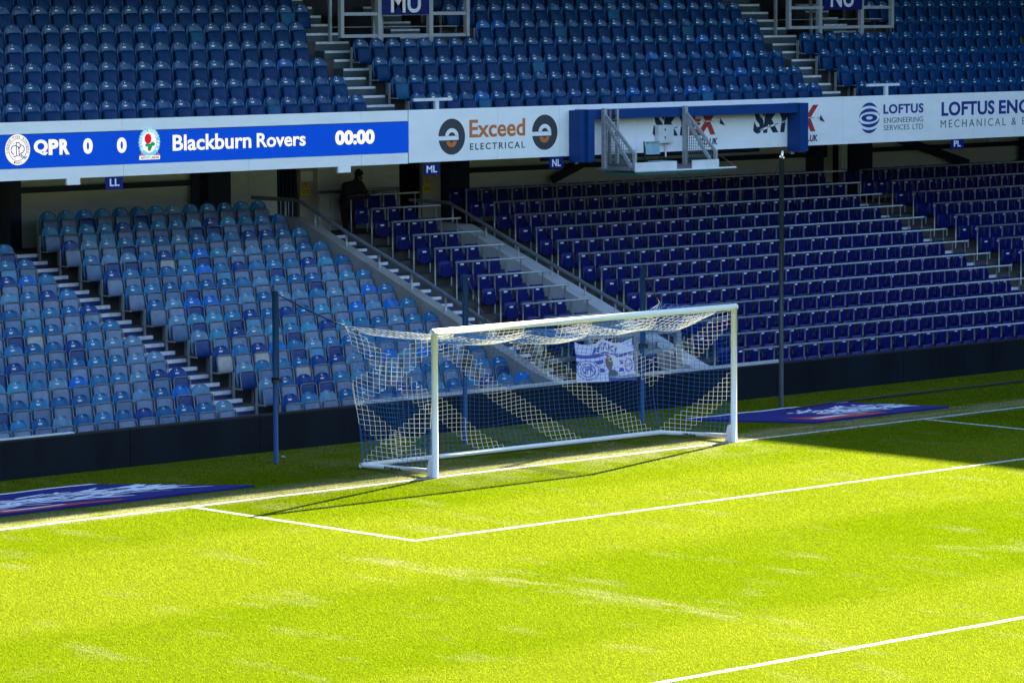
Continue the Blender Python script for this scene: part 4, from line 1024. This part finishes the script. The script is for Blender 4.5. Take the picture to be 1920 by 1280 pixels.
# printed mats on the grass
def ground_mat(label, poly, streak, red):
    e = empty('pitch_mat', label, 'mat', (poly[0][0], poly[0][1], 0)); o = np.array(poly[0])
    L = lambda s, t: (1-t)*((1-s)*np.array(poly[0])+s*np.array(poly[1]))+t*((1-s)*np.array(poly[3])+s*np.array(poly[2]))-o
    Q = lambda s, t, z: tuple(L(s, t))+(z+.004*math.sin(23*s+9*t),)
    mb = MB(); n = 40
    mb.grid(lambda a, b: Q(a, b, .040), n, 8, M_MAT, True)
    for t in (0, 1): mb.grid(lambda a, b: tuple(Q(a, t, .040)[:2])+(.040*b+.004*math.sin(23*a+9*t)*b,), n, 1, M_MAT)
    for s in (0, 1): mb.grid(lambda a, b: tuple(Q(s, a, .040)[:2])+(.040*b+.004*math.sin(23*s+9*a)*b,), 8, 1, M_MAT)
    mb.build('mat_sheet', e)
    mb = MB(); mb.grid(lambda a, b: Q(a, .0+.05*b, .045), n, 1, M_MATW); mb.build('mat_border', e)
    mb = MB(); s_ = streak      # stretched lettering, drawn to be read from the main stand: a band of thin slanting slivers
    for k in range(s_[4]*6):
        a0 = s_[0]+(s_[1]-s_[0])*(k+random.random())/(s_[4]*6); L_ = random.uniform(.03, .10); t0 = random.uniform(s_[2], s_[3]); w_ = random.uniform(.018, .05); sl = random.uniform(-.10, .16)
        mb.grid(lambda a, b: Q(min(.985, a0+L_*a), t0+sl*a+w_*(b-.5)*(1-.6*abs(2*a-1)), .0455+.00002*k), 4, 1, M_MATW, False)
    mb.build('lettering', e)
    if red:
        mb = MB(); mb.grid(lambda a, b: Q(red[0]+(red[1]-red[0])*a, red[2]+(red[3]-red[2])*(b*.9+.05)*(1-.75*a), .0475), 8, 2, M_RED); mb.build('red_flash', e)
        mb = MB(); mb.grid(lambda a, b: Q(red[0]+(red[1]-red[0])*(.1+.5*a), red[2]+(red[3]-red[2])*(.35+.16*b), .0485), 4, 1, M_MATW); mb.build('lettering', e)
ground_mat('dark blue printed mat by the corner side of the goal, edge cut off', [(-15.5, 3.27), (-8.62, 3.27), (-6.74, 1.19), (-14.0, 1.19)], (.30, .93, .34, .72, 26), (.30, .64, .98, .76))
ground_mat('dark blue printed mat on the grass below the tall dark pole', [(5.58, 3.06), (10.06, 2.95), (10.94, .93), (7.0, .93)], (.36, .92, .30, .74, 20), (.10, .56, .98, .62))

# flag hung from the barrier over the wall
def flag():
    f = empty('flag', 'white and blue striped flag with a round crest hung behind the net', 'flag', (0, 0, 0))
    TL, TR = at(1075, 640, 1, 5.88), at(1185.5, 633, 1, 5.88); BL, BR = at(1083, 717.5, 1, 4.84), at(1193.5, 712, 1, 4.84)
    def S(s, t, off=0):
        top = TL+(TR-TL)*s; bot = BL+(BR-BL)*s
        sc = -.085*abs(math.sin(math.pi*2*s))**.8*(1.0)+.03*math.exp(-((s-.5)/.1)**2)
        p = top+(bot-top)*t; p[2] += sc*(1-t)**1.6
        w = .045*math.sin(9*s+4*t)*t*(1-.4*t)+.03*math.sin(17*s*(1-t)+2)*(1-t)
        p[1] -= w+off; return tuple(p)
    nu, nv = 72, 50; V = [S(i/nu, j/nv) for j in range(nv+1) for i in range(nu+1)]
    mb = MB(); fs = {}
    for j in range(nv):
        for i in range(nu):
            s, t = (i+.5)/nu, (j+.5)/nv; m = M_CLOTHW; asp = 1.35
            stripe = (.30 < t < .40) or (.88 < t and s > .52) or (.47 < t < .58) or (.68 < t < .78)
            if stripe: m = M_CLOTHB
            dc = math.hypot((s-.20)*asp*1.0, (t-.70)*1.0)
            if dc < .27: m = M_CLOTHB if (.235 < dc < .25) or (dc < .255 and dc > .25) or abs(dc-.17) < .012 else M_CLOTHW
            do = math.hypot((s-.60)/.14, (t-.64)/.30)
            if do < 1: m = M_CLOTHW
            if (math.hypot((s-.555)/.055, (t-.56)/.19) < 1 or math.hypot((s-.61)/.10, (t-.86)/.14) < 1) and do < 1.0: m = M_SKIN2 if t < .74 else M_CHAR
            dr = math.hypot((s-.90)*asp/.13, (t-.62)/.24)
            if dr < 1: m = M_CLOTHW
            if .52 < dr < .78: m = M_CLOTHP
            if dr < 1.0 and abs(t-.62) < .04: m = M_CLOTHB
            if t < .06 or t > .985: pass
            fs.setdefault(m, []).append((j*(nu+1)+i, j*(nu+1)+i+1, (j+1)*(nu+1)+i+1, (j+1)*(nu+1)+i))
    for m, q in fs.items():
        k = mb.midx(m)
        if not mb.v: mb.v = list(V)
        for x_ in q: mb.f.append(list(x_)); mb.mi.append(k); mb.sm.append(True)
    mb.build('cloth', f)
    for body, s0, s1, t0, t1, sh in (('MIKKI', .30, .72, .27, .08, .25), ('QPR', .10, .30, .80, .60, 0), ('RANGERS', .80, .99, .645, .595, 0)):
        vs, fc = text_verts(body, .02, sh); lo, hi = vs.min(0), vs.max(0); q = (vs-lo)/np.where(hi-lo == 0, 1, hi-lo)
        mb = MB(); mb.add([S(s0+(s1-s0)*a, t0+(t1-t0)*b-(.07*math.sin(math.pi*(a*.8+.1)) if body == 'MIKKI' else 0)+.05*(1 if body == 'MIKKI' else 0), .006+.004*c_) for a, b, c_ in q], fc, M_CLOTHW if body == 'RANGERS' else M_CLOTHB)
        mb.build('lettering', f)
flag()

# the one person: dark clothes, leaning over the top rail, head bent
def person():
    v = []; e = []; r = []
    def J(p, rad, par=None):
        v.append(p); r.append(rad); i = len(v)-1
        if par is not None: e.append((par, i))
        return i
    bx, by, bz = 6.62, 14.12, 2.86
    P = lambda x, y, z: (bx+x, by+y, bz+z)
    pel = J(P(0, .10, .86), (.20, .17)); sp = J(P(0, .03, 1.05), (.21, .17), pel); ch = J(P(.0, -.10, 1.25), (.235, .17), sp); nk = J(P(.02, -.19, 1.385), (.065, .065), ch)
    hd = J(P(.05, -.23, 1.47), (.085, .095), nk); J(P(.05, -.235, 1.56), (.075, .085), hd)
    for s in (-1, 1):
        sh = J(P(s*.21, -.10, 1.29), (.115, .11), ch); el = J(P(s*.275, -.24, 1.04), (.085, .08), sh)
        wr = J(P(s*.12, -.42, 1.10), (.043, .043), el)
        hp = J(P(s*.09, .09, .80), (.10, .10), pel); kn = J(P(s*.10, .02, .46), (.072, .072), hp); an = J(P(s*.10, .08, .08), (.05, .05), kn); J(P(s*.11, -.08, .04), (.045, .035), an)
    me = bpy.data.meshes.new('person'); me.from_pydata(v, e, []); o = bpy.data.objects.new('person', me); COL.objects.link(o)
    sk = o.modifiers.new('skin', 'SKIN'); sk.use_smooth_shade = True
    for i, q in enumerate(r): me.skin_vertices[0].data[i].radius = q
    me.skin_vertices[0].data[0].use_root = True
    sb_ = o.modifiers.new('sub', 'SUBSURF'); sb_.levels = 2; sb_.render_levels = 2; me.materials.append(M_JACKET)
    tag(o, 'person in dark clothes and a beanie leaning over the top rail, head bent', 'person')
    # face and hands of the same figure
    mb = MB(); hx, hy, hz = bx+.05, by-.305, bz+1.475
    mb.grid(lambda a, b: (hx+.068*math.sin((a-.5)*2.4)*math.sin(.35+b*2.4), hy+.045-.065*math.cos((a-.5)*2.4)*math.sin(.35+b*2.4)+.03*(b-.5), hz-.085+.15*b), 10, 8, M_SKIN)
    mb.prism([(hx-.012, hz-.02), (hx+.012, hz-.02), (hx, hz+.035)], 1, hy-.045, hy-.005, M_SKIN); mb.build('face', o)
    mb = MB(); mb.grid(lambda a, b: (bx+.05+.098*math.cos(6.2832*a)*math.cos(b*1.5), by-.24+.108*math.sin(6.2832*a)*math.cos(b*1.5)+.01*b, bz+1.53+.125*math.sin(b*1.5)), 16, 6, M_JACKET); mb.build('beanie', o)
    for s in (-1, 1):
        mb = MB(); px_, py_, pz_ = bx+s*.10, by-.455, bz+1.105
        mb.tube([(px_+s*.02, py_+.04, pz_), (px_, py_-.01, pz_+.005), (px_-s*.015, py_-.04, pz_)], [.03, .042, .036], M_SKIN, 8)
        for k in range(4):
            a = px_-s*(.035-.022*k); L = (.065, .078, .072, .055)[k]
            mb.tube([(a, py_-.03, pz_+.004), (a-s*.008, py_-.03-L*.5, pz_-.008), (a-s*.016, py_-.03-L*.8, pz_-.035)], [.0095, .009, .007], M_SKIN, 6)
        mb.tube([(px_-s*.035, py_+.005, pz_), (px_-s*.06, py_-.03, pz_+.012), (px_-s*.062, py_-.055, pz_+.004)], [.011, .010, .008], M_SKIN, 6)
        mb.build('hand', o)
    return o
person()
# litter
for u, v, lab in ((530, 856, 'scrap of white paper on the grass near a blue pole'), (1516, 766, 'scrap of white paper beside the tall dark pole')):
    p = at(u, v, 2, .03); mb = MB(); mb.grid(lambda a, b: (-.035+.08*a, -.03+.07*b, .012*math.sin(5*a+3*b)), 4, 3, M_PLATE); o = mb.build('paper_scrap', None, tuple(p)); tag(o, lab, 'litter')
